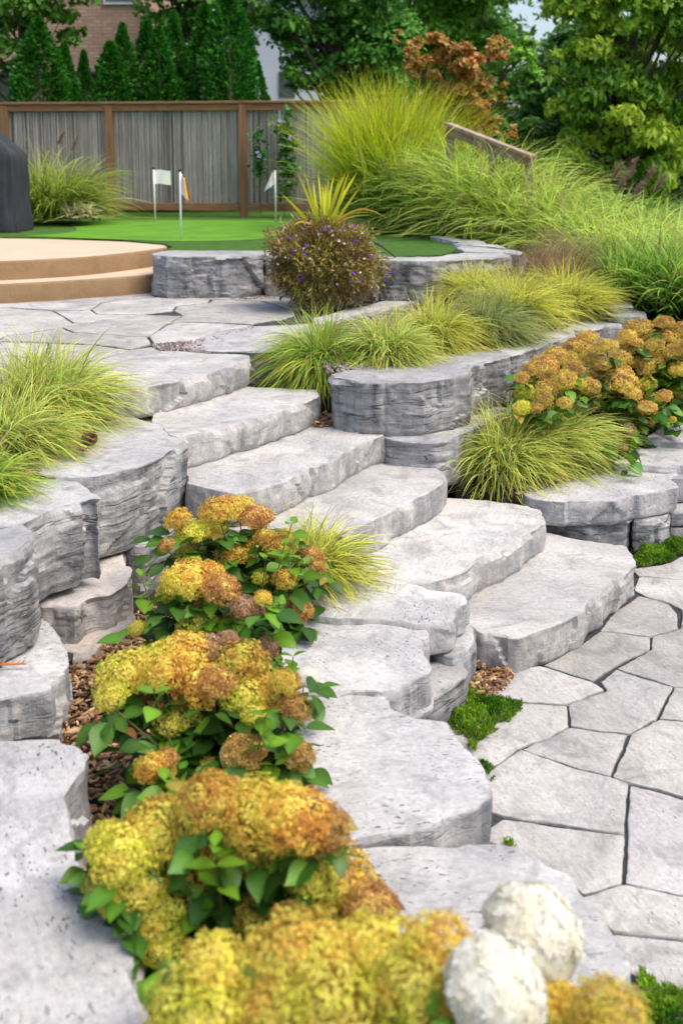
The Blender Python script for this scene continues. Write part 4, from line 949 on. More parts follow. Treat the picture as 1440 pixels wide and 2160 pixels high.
for a, b_ in zip(FP[:-1], FP[1:]):
    d = Vector((b_.x-a.x, b_.y-a.y, 0)); L = d.length; c = (a+b_)/2; r = rotz(a, b_)
    mb = MB(); mb.box((c.x, c.y, ZG+FH+.005), (L-.004, .15, .04), r, b=.005); mb.build('cap_rail', M['frame_h'], fence, -fence.location)
    mb = MB(); mb.box((c.x, c.y-.01, ZG+FH-.07), (L-.13, .07, .105), r, b=.005); mb.build('top_rail', M['frame_h'], fence, -fence.location)
    mb = MB(); mb.box((c.x, c.y-.01, ZG+.16), (L-.13, .07, .12), r, b=.005); mb.build('bottom_rail', M['frame_h'], fence, -fence.location)
    V, Q, C = [], [], []; x = -L/2+.065; k = 0; g = np.random.default_rng(int(L*1000))
    while x < L/2-.07:
        w = g.uniform(.016, .030); dy = g.uniform(-.008, .008); z0 = ZG+.20+g.uniform(-.01, .03); z1 = ZG+FH-.125
        ll = g.normal(0, .002)
        pts = []
        for (xx, yy) in ((0, -.009), (w, -.009), (w, .009), (0, .009)):
            for (zz_, lx) in ((z0, 0), (z1, ll)):
                q = r @ Vector((x+xx+lx, dy+yy+.02, 0)); pts.append((c.x+q.x, c.y+q.y, zz_))
        V += pts; o = k*8
        Q += [[o, o+2, o+3, o+1], [o+2, o+4, o+5, o+3], [o+4, o+6, o+7, o+5], [o+6, o, o+1, o+7], [o+1, o+3, o+5, o+7]]
        t = g.uniform(0, 1); cc = np.array([.25, .22, .20])*(1-t) + np.array([.43, .385, .35])*t
        if g.uniform() < .07: cc = cc*.45
        C += [cc]*8; k += 1; x += w + (g.uniform(.0, .006) if g.uniform() < .75 else g.uniform(.008, .018))
    obj('slat_panel', mk('slat_panel', np.array(V)-np.array(fence.location), [np.array(Q)], M['slat'], np.array(C), False), (0, 0, 0), fence)
# sloping rail at the right
a, b_ = PD(944, 262, 13.4), PD(1124, 331, 12.6)
M['rail'] = wood('weathered_rail', (.26, .18, .125), (.44, .34, .26), (2, 2, 2))
rl = empty('sloping_rail', (a.x, a.y, 1.3), 'weathered timber rail sloping down to the right above the grasses', 'railing')
d = (b_-a); q = d.to_track_quat('X', 'Z').to_matrix(); c = (a+b_)/2
mb = MB(); mb.box(c, (d.length, .15, .042), q, b=.004); mb.build('cap_rail', M['rail'], rl, -rl.location)
mb = MB(); mb.box(c + q @ Vector((0, 0, -.072)), (d.length-.02, .05, .10), q, b=.004); mb.build('side_rail', M['rail'], rl, -rl.location)
for t in (.04, .55, .97):
    p = a + d*t; mb = MB(); mb.box((p.x, p.y+.05, (p.z-.03+.9)/2), (.09, .09, p.z-.03-.9), b=.005); mb.build('post', M['rail'], rl, -rl.location)

# ------------------------------------------------------------------ putting flags
M['white'] = noise_mat('white_paint', (.72, .73, .74), (.8, .8, .8), 10, .4, 0)
M['cloth'] = noise_mat('flag_cloth', (.78, .77, .74), (.84, .83, .80), 6, .9, .3, .004)
M['ocloth'] = noise_mat('orange_flag_cloth', (.62, .30, .06), (.72, .42, .12), 12, .9, .3, .004)
def flag(lbl, u, vb, vt, style, mat):
    b0 = P(u[1], vb, ZG+.004); t0 = PD(u[0], vt, b0.y); e = empty('golf_flag', b0, lbl, 'golf flag', 'practice flags on the putting green')
    h = t0 - b0; mb = MB(); mb.tube([(0, 0, 0), h], .012, 8); mb.build('pole', M['white'], e, smooth=True)
    mb = MB(); mb.tube([h, h+Vector((0, 0, .03))], .016, 8); mb.build('cap', M['black'], e, smooth=True)
    mb = MB(); V, Q = [], []
    nx, nz = 10, 8
    for i in range(nx+1):
        for j in range(nz+1):
            s, t = i/nx, j/nz
            if style == 'flat': x, z, y = .235*s, -.015-.205*t+.01*math.sin(s*5), .02*math.sin(s*6+t*2)
            elif style == 'limp': x, z, y = .13*s*(.35+.65*t), -.02-.24*t-.14*s*(.5+t*.4), .035*math.sin(s*9+t)
            else: x, z, y = -.15*s*(.25+.75*t), -.02-.19*t-.08*s*(.3+t), .03*math.sin(s*8+t)
            V.append((h.x+x+(.012 if x > 0 else -.012 if x < 0 else 0), y, h.z+z))
    for i in range(nx):
        for j in range(nz): o = i*(nz+1)+j; Q.append([o, o+1, o+nz+2, o+nz+1])
    mb.add(V, Q); mb.build('flag', M[mat], e, smooth=True)
    if style == 'limp':
        mb = MB(); mb.add([(v[0], v[1]-.002, v[2]) for v in V[:(nz+1)*5]], [q_ for q_ in Q if max(q_) < (nz+1)*5]); o = mb.build('white_stripe', M['cloth'], e, smooth=True)
flag('golf flag standing out square and white, leftmost on the green', (324, 328), 468, 357, 'flat', 'cloth')
flag('nearest golf flag with an orange and white cloth hanging limp', (380, 382), 504, 362, 'limp', 'ocloth')
flag('white golf flag hanging to the left, beside the fence post', (580, 582), 470, 358, 'left', 'cloth')

# ------------------------------------------------------------------ covered grill
M['cover'] = noise_mat('dark_cover', (.022, .024, .030), (.040, .043, .052), 2.5, .75, .35, .02, fine=6)
p = PD(-50, 462, 14.2); p.z = ZG
prof = [(0, .0), (0, .95), (.05, 1.05), (.22, 1.22), (.40, 1.36), (.62, 1.40)]
V, Q = [], []; W2, D2 = .63, .36; nx = 28
def ring(z, ins):
    out = []; W_, D_ = W2-ins, max(.1, D2-ins*.5)
    for k in range(64):
        t = 2*math.pi*k/64; cx, sx = math.cos(t), math.sin(t); e = .22
        x = W_*math.copysign(abs(cx)**e, cx); y = D_*math.copysign(abs(sx)**e, sx)
        w = .018*math.sin(9*t+z*3)+.014*math.sin(17*t-z*4)+.012*math.sin(5*t+z*9); w *= (1.0 if z < 1.1 else .5)
        out.append((x*(1+w), y*(1+w), z))
    return out
for z, i in [(0.01, -.03), (.2, -.015), (.45, 0), (.7, .0), (.90, .0), (.97, .005), (1.01, .03), (1.12, .14), (1.25, .28), (1.34, .38), (1.40, .44)]: V += ring(z, i)
for r in range(10):
    for k in range(64): Q.append([r*64+k, r*64+(k+1) % 64, (r+1)*64+(k+1) % 64, (r+1)*64+k])
mb = MB(); mb.add(V, Q, []); top = len(V)
mb.add([(0, 0, 1.41)] + V[-64:], [], [[0, 1+k, 1+(k+1) % 64] for k in range(64)])
tag(mb.build('covered_grill', M['cover'], None, p, True), 'grill under a dark fabric cover at the left edge', 'grill')
# grey bird shaped ornament by the fence
M['orn'] = noise_mat('dark_metal', (.045, .05, .06), (.10, .11, .13), 8, .5, .2)
p = PD(198, 458, 16.6); p.z = ZG
mb = MB(); mb.tube([(0, 0, 0), (0, 0, .42)], .012, 6); mb.tube([(.09, .02, 0), (.06, 0, .44)], .012, 6)
mb.tube([(-.26, 0, .46), (-.16, 0, .47), (0, 0, .48), (.12, 0, .52), (.17, 0, .60), (.16, 0, .70), (.10, 0, .74), (.02, 0, .71)], [.01, .05, .10, .08, .035, .028, .03, .006], 10)
tag(mb.build('bird_ornament', M['orn'], None, p, True), 'dark metal bird ornament with curved neck, standing by the fence post', 'ornament')

# ------------------------------------------------------------------ trees
def crown_mesh(blobs, nleaf, size, cols, seed, aspect=.62, droop=.2):
    g = np.random.default_rng(seed); B = np.array(blobs, float); w = B[:, 3]**2; w /= w.sum()
    k = g.choice(len(B), nleaf, p=w)
    d = g.normal(0, 1, (nleaf, 3)); d /= np.linalg.norm(d, axis=1, keepdims=True)
    d[:, 2] = np.where(d[:, 2] < -.5, -d[:, 2]*.5, d[:, 2])
    rr = B[k, 3]*(g.uniform(0, 1, nleaf)**.4)*(1+.25*vnoise(d*2.5+k[:, None]*3.1, seed))
    pos = B[k, :3] + d*rr[:, None]*np.array([1, 1, .75])
    nn = d*.6 + g.normal(0, .55, (nleaf, 3)) + np.array([0, 0, .55]); nn /= np.linalg.norm(nn, axis=1, keepdims=True)
    a = np.cross(nn, g.normal(0, 1, (nleaf, 3))); a /= np.linalg.norm(a, axis=1, keepdims=True); a[:, 2] -= droop; b = np.cross(nn, a)
    s = (size*g.uniform(.55, 1.3, nleaf))[:, None]
    V = np.stack([pos - a*s, pos - b*s*aspect*.9 + nn*s*.12, pos + a*s, pos + b*s*aspect*.9 + nn*s*.12], 1).reshape(-1, 3)
    cc = np.array(cols); bt = g.uniform(0, 1, len(B)); t = np.clip(bt[k]*.6 + g.uniform(0, .55, nleaf), 0, .999)*(len(cc)-1)
    j = t.astype(int); f = (t-j)[:, None]; c = (cc[j]*(1-f)+cc[j+1]*f)*g.uniform(.7, 1.3, (nleaf, 1))
    return mk('crown', V, [(np.arange(nleaf)*4)[:, None]+np.array([[0, 1, 2, 3]])], M['tree_leaf'], np.repeat(c, 4, 0), False)
def tree(name, lbl, cat, base, blobs, nleaf, size, cols, trunk_r, grp=None, droop=.2, aspect=.62):
    """base: world point; blobs relative to it"""
    e = empty(name, base, lbl, cat, grp); sd = random.randint(0, 9999)
    mb = MB(); B = np.array(blobs); top = B[:, 2].max(); cx, cy = B[:, 0].mean(), B[:, 1].mean()
    spine = [(0, 0, -.1), (cx*.15, cy*.15, top*.3), (cx*.5, cy*.5, top*.6), (cx*.9, cy*.9, top*.92)]
    mb.tube(spine, [trunk_r, trunk_r*.75, trunk_r*.45, trunk_r*.12], 8)
    for b in B[::2]:
        t = min(.85, max(.2, (b[2]*.7)/top)); s = np.array([cx*t*.8, cy*t*.8, top*t*.9]); m = (s+b[:3])/2 + np.array([0, 0, -.1])
        mb.tube([s, m, b[:3]], [trunk_r*.3, trunk_r*.2, trunk_r*.06], 5, False)
    mb.build('trunk', M['bark'], e, smooth=True)
    obj('crown', crown_mesh(blobs, nleaf, size, cols, sd, aspect, droop), (0, 0, 0), e); return e
def blobs_px(y, regions, base, jit=.4, seed=0):
    """regions: (u, v, radius px, count) crown masses seen in the photo, given their own depth"""
    g = np.random.default_rng(seed); out = []
    for (u, v, r, k) in regions:
        m = r/F*y
        for _ in range(k):
            q = g.normal(0, 1, 3); q /= np.linalg.norm(q); q *= m*g.uniform(.3, .95)
            c = PD(u, v, y); out.append((c.x-base[0]+q[0], q[1]*1.2+g.uniform(-jit, jit), c.z-base[2]+q[2], m*g.uniform(.38, .62)))
    return out
MID = [(.05, .15, .018), (.10, .27, .03), (.22, .44, .06)]
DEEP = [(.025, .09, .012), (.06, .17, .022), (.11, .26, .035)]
YEL = [(.07, .18, .014), (.16, .37, .026), (.36, .60, .05), (.62, .68, .07)]
def mk_tree(name, lbl, u, y, zb, regions, nleaf, size, cols, tr, seed, cat='tree', **k):
    b = PD(u, 400, y); b.z = zb
    return tree(name, lbl, cat, b, blobs_px(y, regions, b, seed=seed), nleaf, size, cols, tr, **k)
mk_tree('garden_tree', 'open branched green tree at the upper left before the brick house', 55, 20.5, ZG, [(30,40,90,7),(110,20,70,5),(150,70,40,3),(60,110,60,4),(-60,60,110,6),(60,-90,150,8),(20,150,45,3),(-20,200,45,3)], 12000, .075, MID, .09, 3)
mk_tree('leafy_tree', 'dense green tree behind the tips of the cedar row', 410, 25, ZG, [(330,60,60,6),(400,30,70,7),(470,90,60,6),(510,40,60,6),(390,110,60,5),(520,130,40,4),(400,-80,150,9),(310,20,40,3),(440,170,60,5)], 17000, .075, MID, .13, 4)
mk_tree('maple_tree', 'large dark maple standing behind the fence, left of the red shrub', 720, 22.5, ZG, [(640,60,80,9),(720,40,100,10),(800,70,90,9),(660,150,70,8),(740,150,80,8),(620,190,40,4),(720,-100,180,12),(830,160,60,6),(580,40,35,3),(690,215,50,4)], 30000, .07, [(.04,.14,.016),(.08,.25,.03),(.16,.40,.055)], .16, 5)
mk_tree('tall_tree', 'tall green tree behind the red shrub, sky between its leaves', 980, 25, ZG, [(900,40,80,8),(980,60,90,9),(1045,80,58,5),(1080,170,60,6),(1090,270,50,5),(1000,170,80,7),(960,-90,170,10),(1100,110,35,3),(1060,330,60,5),(960,260,80,6)], 26000, .08, [(.055,.17,.014),(.14,.35,.03),(.30,.58,.06)], .16, 6)
mk_tree('broad_tree', 'broad yellow green tree with drooping boughs at the upper right', 1330, 20.5, 1.0, [(1218,100,55,5),(1300,80,90,9),(1400,60,100,9),(1230,190,80,8),(1330,200,100,10),(1430,220,90,8),(1250,290,70,7),(1350,310,80,8),(1440,340,70,6),(1330,-60,170,9),(1500,120,120,8),(1200,330,55,5),(1170,140,35,3),(1290,380,55,5),(1400,390,60,5),(1320,330,60,6),(1250,400,50,4),(1350,400,50,4),(1380,260,70,6)], 62000, .068, YEL, .18, 7, droop=.5, aspect=.5)
mk_tree('red_shrub', 'tall open shrub with red and orange autumn leaves above the grasses', 980, 15.5, 1.3, [(845,75,14,2),(865,110,20,3),(880,90,18,3),(930,110,38,5),(975,130,45,6),(1040,110,35,4),(960,180,55,6),(1010,200,50,6),(900,140,30,3),(1000,250,45,5),(1040,270,30,3),(870,150,26,3),(980,290,35,3),(1070,105,16,2),(1065,275,18,3),(1045,180,20,2)], 5000, .056, [(.40,.10,.035),(.54,.24,.07),(.34,.34,.06),(.58,.14,.05),(.20,.36,.05)], .03, 8, cat='shrub')
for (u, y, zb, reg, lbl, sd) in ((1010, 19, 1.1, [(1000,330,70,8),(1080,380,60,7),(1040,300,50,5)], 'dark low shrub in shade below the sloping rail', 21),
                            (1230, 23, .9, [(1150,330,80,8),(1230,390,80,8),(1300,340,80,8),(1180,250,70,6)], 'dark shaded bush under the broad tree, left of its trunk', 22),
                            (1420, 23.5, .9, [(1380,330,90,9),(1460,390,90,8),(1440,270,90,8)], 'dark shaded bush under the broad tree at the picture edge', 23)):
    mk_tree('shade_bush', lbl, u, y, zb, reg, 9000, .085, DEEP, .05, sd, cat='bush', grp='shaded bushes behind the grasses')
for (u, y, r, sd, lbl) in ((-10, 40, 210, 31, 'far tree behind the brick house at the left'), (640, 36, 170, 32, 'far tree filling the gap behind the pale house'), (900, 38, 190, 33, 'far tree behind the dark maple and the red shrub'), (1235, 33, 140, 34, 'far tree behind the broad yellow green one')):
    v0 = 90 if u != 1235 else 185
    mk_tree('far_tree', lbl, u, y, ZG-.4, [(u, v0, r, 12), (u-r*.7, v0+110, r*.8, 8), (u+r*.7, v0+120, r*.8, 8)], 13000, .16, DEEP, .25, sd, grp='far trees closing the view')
# cedars
def cedar_mesh(seed, n=7000):
    g = np.random.default_rng(seed); t = g.uniform(0, 1, n)**.75; a = g.uniform(0, 2*np.pi, n)
    r = (1-t)**.8*(.80+.2*np.sin(t*9+seed))*.5*(g.uniform(.35, 1.02, n)**.4)
    r = r*(1+.42*vnoise(np.column_stack([np.cos(a)*2, np.sin(a)*2, t*9]), seed))
    pos = np.column_stack([r*np.cos(a), r*np.sin(a), t])
    d = np.column_stack([np.cos(a)*.4, np.sin(a)*.4, np.full(n, .26)]) + g.normal(0, .14, (n, 3)); d /= np.linalg.norm(d, axis=1, keepdims=True)
    s = np.cross(d, np.column_stack([-np.sin(a), np.cos(a), np.zeros(n)])+g.normal(0, .7, (n, 3))); s /= np.linalg.norm(s, axis=1, keepdims=True)
    L = (.040*g.uniform(.6, 1.3, n))[:, None]; sc = np.array([1, 1, .55])
    V = np.stack([pos, pos+(d*.5-s*.34)*L*sc, pos+d*L*sc, pos+(d*.5+s*.34)*L*sc], 1).reshape(-1, 3)
    c = np.array([.018, .12, .010])*g.uniform(.5, 1.5, (n, 1)) + (g.uniform(0, 1, (n, 1))**3)*np.array([.06, .18, .010])
    return mk('crown', V, [(np.arange(n)*4)[:, None]+np.array([[0, 1, 2, 3]])], M['tree_leaf'], np.repeat(c, 4, 0), False)
CM = [cedar_mesh(s) for s in (1, 2, 3)]
tm = MB(); tm.tube([(0, 0, -.02), (0, 0, .25), (0, 0, .9)], [.025, .02, .004], 7); TMs = tm.mesh('trunk', M['bark'], True)
for i, (u, vt, w, lbl) in enumerate(((95, 62, 110, 'wide cedar at the left end of the row, before the open tree'), (148, 108, 62, 'short cedar beside the left one, before the bricks'), (187, 125, 52, 'smallest cedar in the gap before the brick wall'), (243, 108, 90, 'cedar at the right edge of the visible bricks'), (268, 72, 70, 'slim cedar close behind the one right of the bricks'), (318, 66, 86, 'cedar with a blunt tip at the middle of the row'), (343, 78, 84, 'bushy cedar right of the blunt tipped one'), (374, 48, 74, 'pointed cedar in the right half of the row'), (440, 34, 108, 'wide tall cedar second from the right'), (488, -6, 100, 'tallest cedar of the row'), (546, 148, 56, 'low cedar at the right end, before the pale house'))):
    y = 19.3 + (i % 3)*.35; b = PD(u, 430, y); b.z = ZG; t0 = PD(u, vt, y); h = t0.z - ZG
    e = empty('cedar_tree', b, lbl, 'cedar', 'row of cedars behind the fence'); wd = w/F*y*2.7; h *= 1.05
    for nm, me in (('trunk', TMs), ('crown', CM[i % 3])):
        o = bpy.data.objects.new(nm, me); o.scale = (wd, wd, h); o.rotation_euler = (0, 0, i*1.7); link(o, e)

# ------------------------------------------------------------------ houses
def brick_mat():
    m, nt, bs, out = new_mat('brick'); b = NB(nt); p = b.pos()
    sx = b.n('ShaderNodeSeparateXYZ'); b.l(p, sx.inputs[0]); cb = b.n('ShaderNodeCombineXYZ'); b.l(b.math('ADD', sx.outputs[0], sx.outputs[1]), cb.inputs[0]); b.l(sx.outputs[2], cb.inputs[1])
    t = b.n('ShaderNodeTexBrick'); b.l(cb.outputs[0], t.inputs['Vector']); t.inputs['Scale'].default_value = 1.0
    t.inputs['Brick Width'].default_value = .24; t.inputs['Row Height'].default_value = .082; t.inputs['Mortar Size'].default_value = .008
    t.inputs['Color1'].default_value = (.50, .31, .21, 1); t.inputs['Color2'].default_value = (.38, .22, .15, 1); t.inputs['Mortar'].default_value = (.24, .19, .16, 1)
    col = b.mix(.6, t.outputs[0], b.ramp(b.noise(b.scl(p, (3, 3, 10)), 2, 4), [(.3, .6), (.7, 1.2)]), 'MULTIPLY')
    b.l(col, bs.inputs['Base Color']); bs.inputs['Roughness'].default_value = .9; b.l(b.bump(t.outputs[1], -.4, .01), bs.inputs['Normal']); return m
M['brick'] = brick_mat(); M['grey_trim'] = noise_mat('pale_trim', (.5, .5, .48), (.62, .61, .58), 3, .7, 0)
M['glass'] = noise_mat('window_glass', (.05, .06, .07), (.12, .14, .15), .6, .1, 0, spec=.6)
M['pale'] = noise_mat('pale_siding', (.52, .58, .70), (.60, .65, .76), 1.5, .7, .2, .01, stretch=(.2, .2, 14)); M['roof'] = noise_mat('dark_roof', (.04, .04, .045), (.08, .08, .085), 6, .9, .4)
Y = 27.0
def bx(name, u0, v0, u1, v1, y0, y1, mat, parent, b=0.01):
    a, c = PD(u0, v0, y0), PD(u1, v1, y0); mb = MB()
    mb.box(((a.x+c.x)/2, (y0+y1)/2, (a.z+c.z)/2), (abs(c.x-a.x), y1-y0, abs(a.z-c.z)), b=b); return mb.build(name, M[mat], parent, -parent.location if parent else (0, 0, 0))
o0 = PD(100, 400, Y); hb = empty('brick_house', (o0.x, Y, ZG), 'brown brick house behind the cedars and the open tree', 'house')
bx('upper_wall', -500, -330, 300, 152, Y, Y+7, 'brick', hb); bx('lower_wall', -480, 156, 296, 470, Y+.7, Y+7, 'brick', hb); bx('soffit', -502, 150, 302, 157, Y-.03, Y+.75, 'roof', hb)
for (u0, v0, u1, v1, y) in ((214, -130, 290, 10, Y-.05), (206, 168, 236, 300, Y+.66), (-30, 112, 44, 330, Y+.66)):
    w = bx('window', u0, v0, u1, v1, y, y+.08, 'grey_trim', hb)
    a, c = PD(u0+6, v0+6, y), PD(u1-6, v1-8, y); mb = MB(); mb.box(((a.x+c.x)/2, y-.004, (a.z+c.z)/2), (abs(c.x-a.x), .02, abs(a.z-c.z))); mb.build('pane', M['glass'], w)
rf = MB(); a, c = PD(-500, -330, Y), PD(300, -330, Y); zt = a.z
rf.add([(a.x-.4, Y-.5, zt), (c.x+.4, Y-.5, zt), (c.x+.4, Y+7.5, zt), (a.x-.4, Y+7.5, zt), (a.x+2, Y+3.5, zt+2.4), (c.x-2, Y+3.5, zt+2.4)], [[0, 1, 5, 4], [2, 3, 4, 5], [3, 2, 1, 0]], [[1, 2, 5], [3, 0, 4]])
rf.build('roof', M['roof'], hb, -hb.location)
Y2 = 31.0; o0 = PD(580, 400, Y2); ph = empty('pale_house', (o0.x, Y2, ZG), 'pale blue grey house glimpsed between cedars and maple', 'house')
bx('wall', 520, 60, 690, 470, Y2, Y2+6, 'pale', ph)
a, m_, c = PD(505, 62, Y2), PD(605, -60, Y2), PD(705, 62, Y2); mb = MB()
mb.add([a, m_, c, a+Vector((0, 6, 0)), m_+Vector((0, 6, 0)), c+Vector((0, 6, 0))], [[0, 3, 4, 1], [1, 4, 5, 2], [2, 5, 3, 0]], [[0, 1, 2], [5, 4, 3]]); mb.build('gable', M['pale'], ph, -ph.location)
mb = MB()
for (s, e_) in ((a, m_), (m_, c)):
    d = e_-s; q = d.to_track_quat('X', 'Z').to_matrix(); mb.box((s+e_)/2 + Vector((0, 2.9, .09)), (d.length+.3, 6.6, .16), q)
mb.build('roof', M['roof'], ph, -ph.location)
bx('window', 588, 150, 622, 205, Y2-.04, Y2+.05, 'glass', ph)

# ------------------------------------------------------------------ climbing vines on the fence
for (lbl, pts, nl, sd) in (('leafy vine climbing the fence beside the right flag', [(605,235),(600,270),(608,300),(600,330),(612,350),(603,380),(600,420)], 420, 3), ('thin flowering vine on the fence right of the post', [(550,265),(545,300),(552,330),(546,350),(550,372)], 150, 4)):
    c = [PD(u, v, 17.2) for u, v in pts]; e = empty('climbing_vine', (c[-1].x, c[-1].y, ZG), lbl, 'vine'); g = np.random.default_rng(sd)
    mb = MB(); mb.tube([PD(pts[-1][0], 457, 17.22)] + c[::-1], .006, 5); mb.build('stem', M['stem'], e, -e.location, True)
    t = g.uniform(0, len(c)-1.01, nl); k = t.astype(int); f = (t-k)[:, None]; C3 = np.array([list(x) for x in c])
    pos = C3[k]*(1-f)+C3[k+1]*f + g.normal(0, 1, (nl, 3))*np.array([.07 if sd == 3 else .05, .03, .05]) + np.array([0, -.05, 0])
    V, Q, C = leaves(pos-np.array(e.location), g.normal(0, 1, (nl, 3))+[0, -1, -.4], g.uniform(.6, 1.2, nl), np.array([.03, .13, .02])*g.uniform(.5, 1.8, (nl, 1)), g, .085, .07)
    obj('foliage', mk('foliage', V, [Q], M['leaf'], C), (0, 0, 0), e)
    for (u, v) in (((590,255),(612,290)) if sd == 3 else ((543,322),(547,330))): flower_at(PD(u, v, 17.05)-e.location, 'lilac', e, 2.6)

# ------------------------------------------------------------------ moss, chips, pebbles and litter
def inside(pt, poly):
    x, y = pt[:, 0], pt[:, 1]; r = np.zeros(len(pt), bool); n = len(poly)
    for i in range(n):
        a, b_ = poly[i], poly[(i+1) % n]; c = ((a[1] > y) != (b_[1] > y)); r ^= c & (x < (b_[0]-a[0])*(y-a[1])/(b_[1]-a[1]+1e-12)+a[0])
    return r
def scatter(poly, dens, g):
    p = np.array([[q[0], q[1]] for q in poly]); lo, hi = p.min(0), p.max(0); n = int((hi-lo).prod()*dens); s = g.uniform(lo, hi, (n, 2))
    return s[inside(s, p)], p
g = np.random.default_rng(5)
MOSS = [[(906,1490),(935,1472),(975,1450),(980,1430),(1003,1425),(1006,1455),(1040,1470),(1100,1482),(1100,1500),(1065,1530),(1005,1570),(1000,1592),(960,1545),(930,1515)],
        [(1004,1613),(1026,1612),(1050,1637),(1040,1656),(1020,1640)], [(1060,1770),(1080,1770),(1110,1797),(1065,1785)], [(1350,2045),(1390,2090),(1440,2090),(1500,2110),(1500,2230),(1380,2200),(1345,2090)],
        [(1318,1147),(1340,1130),(1370,1122),(1400,1120),(1440,1140),(1500,1160),(1440,1172),(1420,1170),(1425,1181),(1415,1190),(1380,1196),(1345,1199),(1332,1172)]]
V, Q, C, o = [], [], [], 0
for mp in MOSS:
    s, p = scatter(px(.0, mp), 60000, g); e = np.array([np.sqrt(((s-np.clip(0, 0, 0)-q)**2).sum(1)) for q in resample(p, .03)]).min(0)
    q3 = np.column_stack([s, np.zeros(len(s))]); e = e + .03*fbm(q3*14, 3, 3); k = e > .001 + .012*g.uniform(0, 1, len(e))**2; s, e, q3 = s[k], np.maximum(e[k], 0), q3[k]
    h = np.minimum(e*.6, .05)*(.75+.45*fbm(q3*13, 8, 3)); n = len(s)
    b = np.column_stack([s, np.maximum(h, 0)*g.uniform(.75, 1, n)]); d = np.column_stack([g.normal(0, .5, (n, 2)), np.ones(n)]); d /= np.linalg.norm(d, axis=1, keepdims=True)
    w = np.column_stack([g.normal(0, 1, (n, 2)), g.normal(0, .3, n)]); w /= np.linalg.norm(w, axis=1, keepdims=True); L = (.014*g.uniform(.6, 1.5, n))[:, None]
    V.append(np.stack([b-w*L*.25, b+w*L*.25, b+d*L+w*L*.12, b+d*L-w*L*.12], 1).reshape(-1, 3)); Q.append((np.arange(n)*4)[:, None]+np.array([[0, 1, 2, 3]])+o); o += 4*n
    t = np.clip(fbm(q3*9, 21, 3)*.8+.45, 0, 1)[:, None]; c = (np.array([.055, .17, .008])*(1-t)+np.array([.22, .40, .022])*t)*g.uniform(.6, 1.35, (n, 1)); br = g.uniform(0, 1, (n, 1)) < .04 + .25*np.exp(-e[:, None]/.02); c = np.where(br, [.22, .17, .05], c); C.append(np.repeat(c, 4, 0))
tag(obj('moss', mk('moss', np.vstack(V), [np.vstack(Q)], M['moss'], np.vstack(C), False)), kind='stuff')
# mossy underlay so that no bedding shows between the sprigs
def bits(name, polys, dens, size, flat, cols, mat, label_kind, hz=.02):
    V, Q, C, o = [], [], [], 0
    for (poly, z, dn) in polys:
        s, _ = scatter(poly, dens*dn, g); n = len(s)
        if n == 0: continue
        L = size*g.uniform(.4, 1.4, n); W_ = L*g.uniform(flat[0], flat[1], n); H = L*g.uniform(flat[2], flat[3], n)
        a = g.uniform(0, 2*np.pi, n); ti = g.normal(0, .25 if flat[3] < .3 else .6, n)
        ux = np.column_stack([np.cos(a)*np.cos(ti), np.sin(a)*np.cos(ti), np.sin(ti)]); uy = np.column_stack([-np.sin(a), np.cos(a), g.normal(0, .2, n)]); uz = np.cross(ux, uy)
        c0 = np.column_stack([s, z + g.uniform(.0, hz, n)]); vs = []
        for sz_ in (-1, 1):
            for (sx, sy) in ((-1, -.55), (-.35, -1), (.6, -.9), (1, .3), (.4, 1), (-.7, .8)):
                k = .8 if sz_ > 0 else 1
                vs.append(c0 + ux*(L*sx*k*.5*g.uniform(.8, 1.15, n))[:, None] + uy*(W_*sy*k*.5*g.uniform(.8, 1.15, n))[:, None] + uz*(H*sz_*.5)[:, None])
        V.append(np.stack(vs, 1).reshape(-1, 3)); b = (np.arange(n)*12)[:, None]+o; o += 12*n
        for f in ([6, 7, 8, 9], [6, 9, 10, 11]): Q.append(b+np.array([f]))
        for k in range(6): Q.append(b+np.array([[k, (k+1) % 6, 6+(k+1) % 6, 6+k]]))
        cc = np.array(cols); t = g.uniform(0, len(cc)-1.001, n); j = t.astype(int); f = (t-j)[:, None]
        C.append(np.repeat((cc[j]*(1-f)+cc[j+1]*f)*g.uniform(.6, 1.3, (n, 1)), 12, 0))
    return tag(obj(name, mk(name, np.vstack(V), [np.vstack(Q)], mat, np.vstack(C), False)), kind='stuff')
bits('wood_chips', [(px(.24, [(60,1800),(100,1560),(130,1400),(200,1390),(300,1290),(420,1240),(640,1250),(680,1330),(670,1480),(700,1700),(800,1900),(500,2000),(200,1900)]), .235, 1.0), (px(.0, [(960,1475),(985,1400),(1080,1400),(1085,1430),(1045,1475)]), .0, 1.4),
     (px(.37, [(1085,1048),(1160,1030),(1330,985),(1330,940),(1440,880),(1440,800),(1080,870),(980,960)]), .365, .5), (px(.705, [(660,905),(690,860),(720,870),(705,900)]), .712, 1.0)], 3600, .042, (.14, .42, .06, .16), [(.08,.04,.02),(.24,.13,.065),(.40,.23,.115),(.56,.38,.22)], M['chip'], 'stuff', .035)
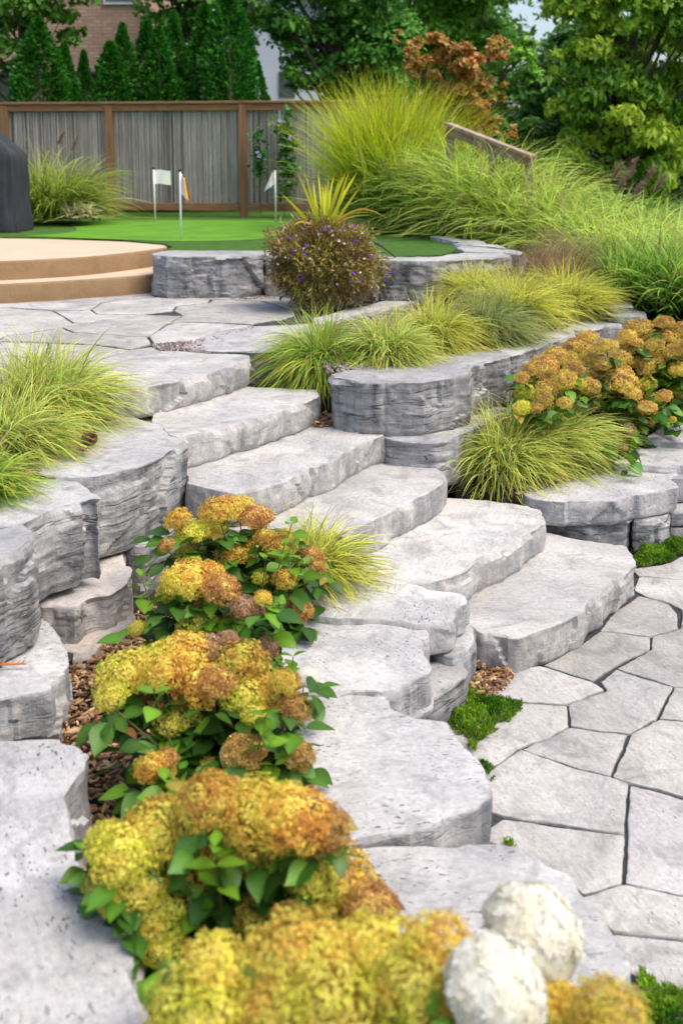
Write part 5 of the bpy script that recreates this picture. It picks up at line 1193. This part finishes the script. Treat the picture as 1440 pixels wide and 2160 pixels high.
bits('pebbles', [(px(ZP, z3([(640,333),(760,322),(830,318),(900,300),(980,278),(1070,255),(1075,268),(990,290),(930,312),(840,325),(880,362),(900,378),(780,362),(650,352)])), ZP-.008, 1.0), (px(ZP, [(786,636),(800,622),(860,622),(940,622),(960,632),(880,640),(800,655)]), ZP-.01, .9), (px(ZP, [(420,622),(560,622),(580,630),(500,632)]), ZP-.008, .35),
     (px(1.03, [(640,690),(720,670),(880,640),(960,625),(1100,600),(1240,620),(1200,690),(1000,735),(800,770),(690,790)]), 1.03, .5)], 5200, .018, (.6, .95, .4, .75), [(.16,.11,.10),(.30,.25,.235),(.22,.15,.13),(.42,.38,.36)], M['pebble'], 'stuff', .012)
# cones and dry leaves
M['cone'] = noise_mat('cone_scale', (.08, .04, .02), (.20, .11, .06), 60, .8, .4, .003)
for (lbl, u, v, z, s) in (('brown pine cone lying at the edge of the left sedge', 188, 925, .945, .042), ('dark curled dry leaf below the pine cone', 176, 953, .912, .04)):
    mb = MB(); rr = random.Random(u)
    if s > .041:
        for k in range(70):
            t = k/70; a = k*2.4; r = s*math.sin(math.pi*(.08+.86*t)); z_ = (t-.5)*s*2.4; b0 = Vector((r*.4*math.cos(a), r*.4*math.sin(a), z_)); e = Vector((r*math.cos(a), r*math.sin(a), z_+.010)); w = Vector((-math.sin(a), math.cos(a), 0))*.009
            mb.add([b0-w*.4, e-w, e+w, b0+w*.4, b0-w*.4-Vector((0,0,.004)), e-w-Vector((0,0,.005)), e+w-Vector((0,0,.005)), b0+w*.4-Vector((0,0,.004))], [[0,1,2,3],[7,6,5,4],[1,5,6,2],[0,4,5,1],[3,2,6,7]])
        o = mb.build('pine_cone', M['cone'], None, P(u, v, z)); o.rotation_euler = (1.2, .4, .6); tag(o, lbl, 'pine cone')
    else:
        for k in range(7):
            a = k*.9; V = [(0, 0, 0), (.025*math.cos(a-.4), .025*math.sin(a-.4), .018), (.055*math.cos(a), .055*math.sin(a), .006+.02*(k % 2)), (.025*math.cos(a+.4), .025*math.sin(a+.4), .014)]; mb.add(V, [[0, 1, 2, 3]])
        tag(mb.build('dry_leaf', M['cone'], None, P(u, v, z)), lbl, 'dry leaf')
M['litter'] = noise_mat('orange_litter', (.35, .10, .02), (.5, .2, .05), 30, .8, 0)
mb = MB(); mb.tube([(-.09, -.02, .01), (0, 0, .016), (.08, .015, .012)], .004, 5)
for k in range(9): mb.tube([(-.08+k*.018, -.015+k*.004, .012), (-.07+k*.018, .02, .022)], [.004, .001], 4)
tag(mb.build('dry_sprig', M['litter'], None, P(8, 1410, .515)), 'small orange dry sprig lying on the square edged grey block', 'sprig')
